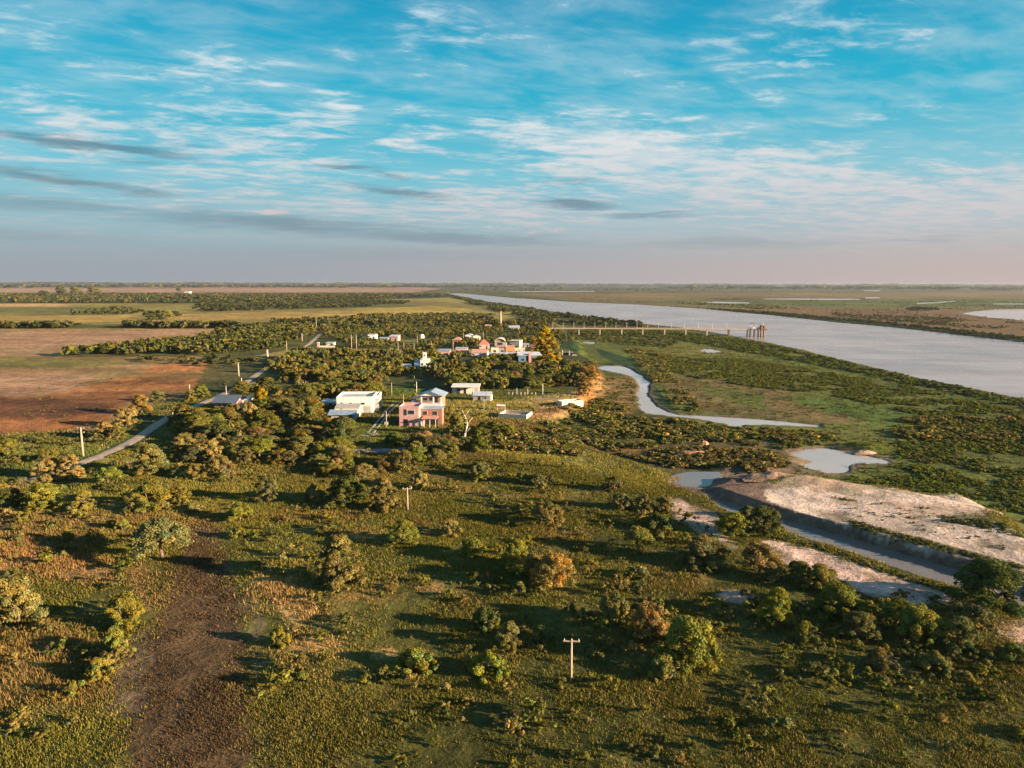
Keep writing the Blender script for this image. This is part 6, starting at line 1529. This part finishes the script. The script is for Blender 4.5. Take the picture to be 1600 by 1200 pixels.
# grass tufts
def grass():
    n = 620000
    a = np.radians(rng.uniform(-41, 41, n)); u = rng.uniform(0, 1, n)
    r0, r1 = 60.0, 330.0
    r = np.sqrt(r0 ** 2 + u * (r1 ** 2 - r0 ** 2)) * .55 + .45 / ((1 - u) / r0 + u / r1)
    x, y = r * np.sin(a), r * np.cos(a)
    cl = fbm(x, y, 5, 41, 3, .6)
    clb = fbm(x, y, 22, 43, 3, .55)
    keep = rng.uniform(size=n) < (sstep(cl, .30, .62) * .9 + .12) * (.30 + .8 * sstep(clb, .38, .6))
    x, y, r, cl, clb = x[keep], y[keep], r[keep], cl[keep], clb[keep]
    z = ground_z(x, y); c = ground_col(x + rng.normal(size=len(x)) * 1.8, y + rng.normal(size=len(x)) * 2.6)
    sat = (c.max(1) - c.min(1)) / (c.max(1) + 1e-6)
    ok = (z > -2.0) & (sat > .64)
    # roads stay bare
    for pl, wd in ((ROADW, 3.6),):
        d = np.full(len(x), 1e9)
        for i in range(len(pl) - 1):
            e = pl[i + 1] - pl[i]; t = np.clip(((x - pl[i][0]) * e[0] + (y - pl[i][1]) * e[1]) / (e @ e), 0, 1)
            d = np.minimum(d, np.hypot(x - pl[i][0] - e[0] * t, y - pl[i][1] - e[1] * t))
        ok &= d > wd
    x, y, r, z, c, cl, clb = x[ok], y[ok], r[ok], z[ok], c[ok], cl[ok], clb[ok]
    n = len(x)
    strawy = sstep(c[:, 0] / (c[:, 1] + 1e-6), .95, 1.5)
    dull = 1 - .5 * sstep(.11 - c.mean(1), 0, .04) * strawy - .8 * (x < -60) * (y > 190) * strawy
    hgt = (rng.uniform(.18, .42, n) + strawy * rng.uniform(.0, .38, n)) * (.8 + r / 400) * dull
    wdt = (.035 + r * .00032) * rng.uniform(.7, 1.4, n)
    k = 4
    V = np.zeros((n, k, 3, 3)); 
    for j in range(k):
        ph = rng.uniform(0, 6.283, n); lean = rng.uniform(.1, .7, n); ox = rng.normal(size=n) * .2 * (1 + r / 150); oy = rng.normal(size=n) * .2 * (1 + r / 150)
        dx, dy = np.cos(ph), np.sin(ph)
        hh = hgt * rng.uniform(.6, 1.15, n)
        bx, by = x + ox, y + oy
        V[:, j, 0] = np.stack([bx - dy * wdt, by + dx * wdt, z - .05], 1); V[:, j, 1] = np.stack([bx + dy * wdt, by - dx * wdt, z - .05], 1)
        V[:, j, 2] = np.stack([bx + dx * lean * hh, by + dy * lean * hh, z + hh], 1)
    V = V.reshape(-1, 3)
    green = (1 - strawy)[:, None]
    cc = c * rng.uniform(.85, 1.3, (n, 1)) * (1 + green * np.array((1.0, .9, .35)))
    dryt = (rng.uniform(size=(n, 1)) < .02 + .25 * sstep(clb[:, None], .5, .7)) * green
    cc = cc * (1 - dryt) + dryt * np.array((.30, .20, .07)) * rng.uniform(.7, 1.3, (n, 1))
    cc = np.repeat(np.clip(cc, 0, .75), 3 * k, 0)
    o = np_mesh('grass', V, np.arange(len(V)).reshape(-1, 3), MGRASS, col=cc)
    tag(o, 'rough green and straw-coloured grass of the near meadows', 'grass', kind='stuff')
grass()
# any crown prototype never placed is dropped
for k, (t, used) in PROTO.items():
    if not used:
        for c in list(t.children): bpy.data.objects.remove(c)
        bpy.data.objects.remove(t)
# ------------------------------------------------------------------ air
def haze():
    mt, b, out = new_mat('haze_air')
    pv = b.n('ShaderNodeVolumePrincipled'); pv.inputs['Color'].default_value = (0.44, 0.49, 0.58, 1); pv.inputs['Density'].default_value = 0.00004; pv.inputs['Anisotropy'].default_value = 0.2
    b.link(pv.outputs[0], out.inputs['Volume'])
    o = MB().box(-45000, 45000, -45000, 45000, -9, 60).build('haze', mt); tag(o, kind='stuff')
    return o
haze()
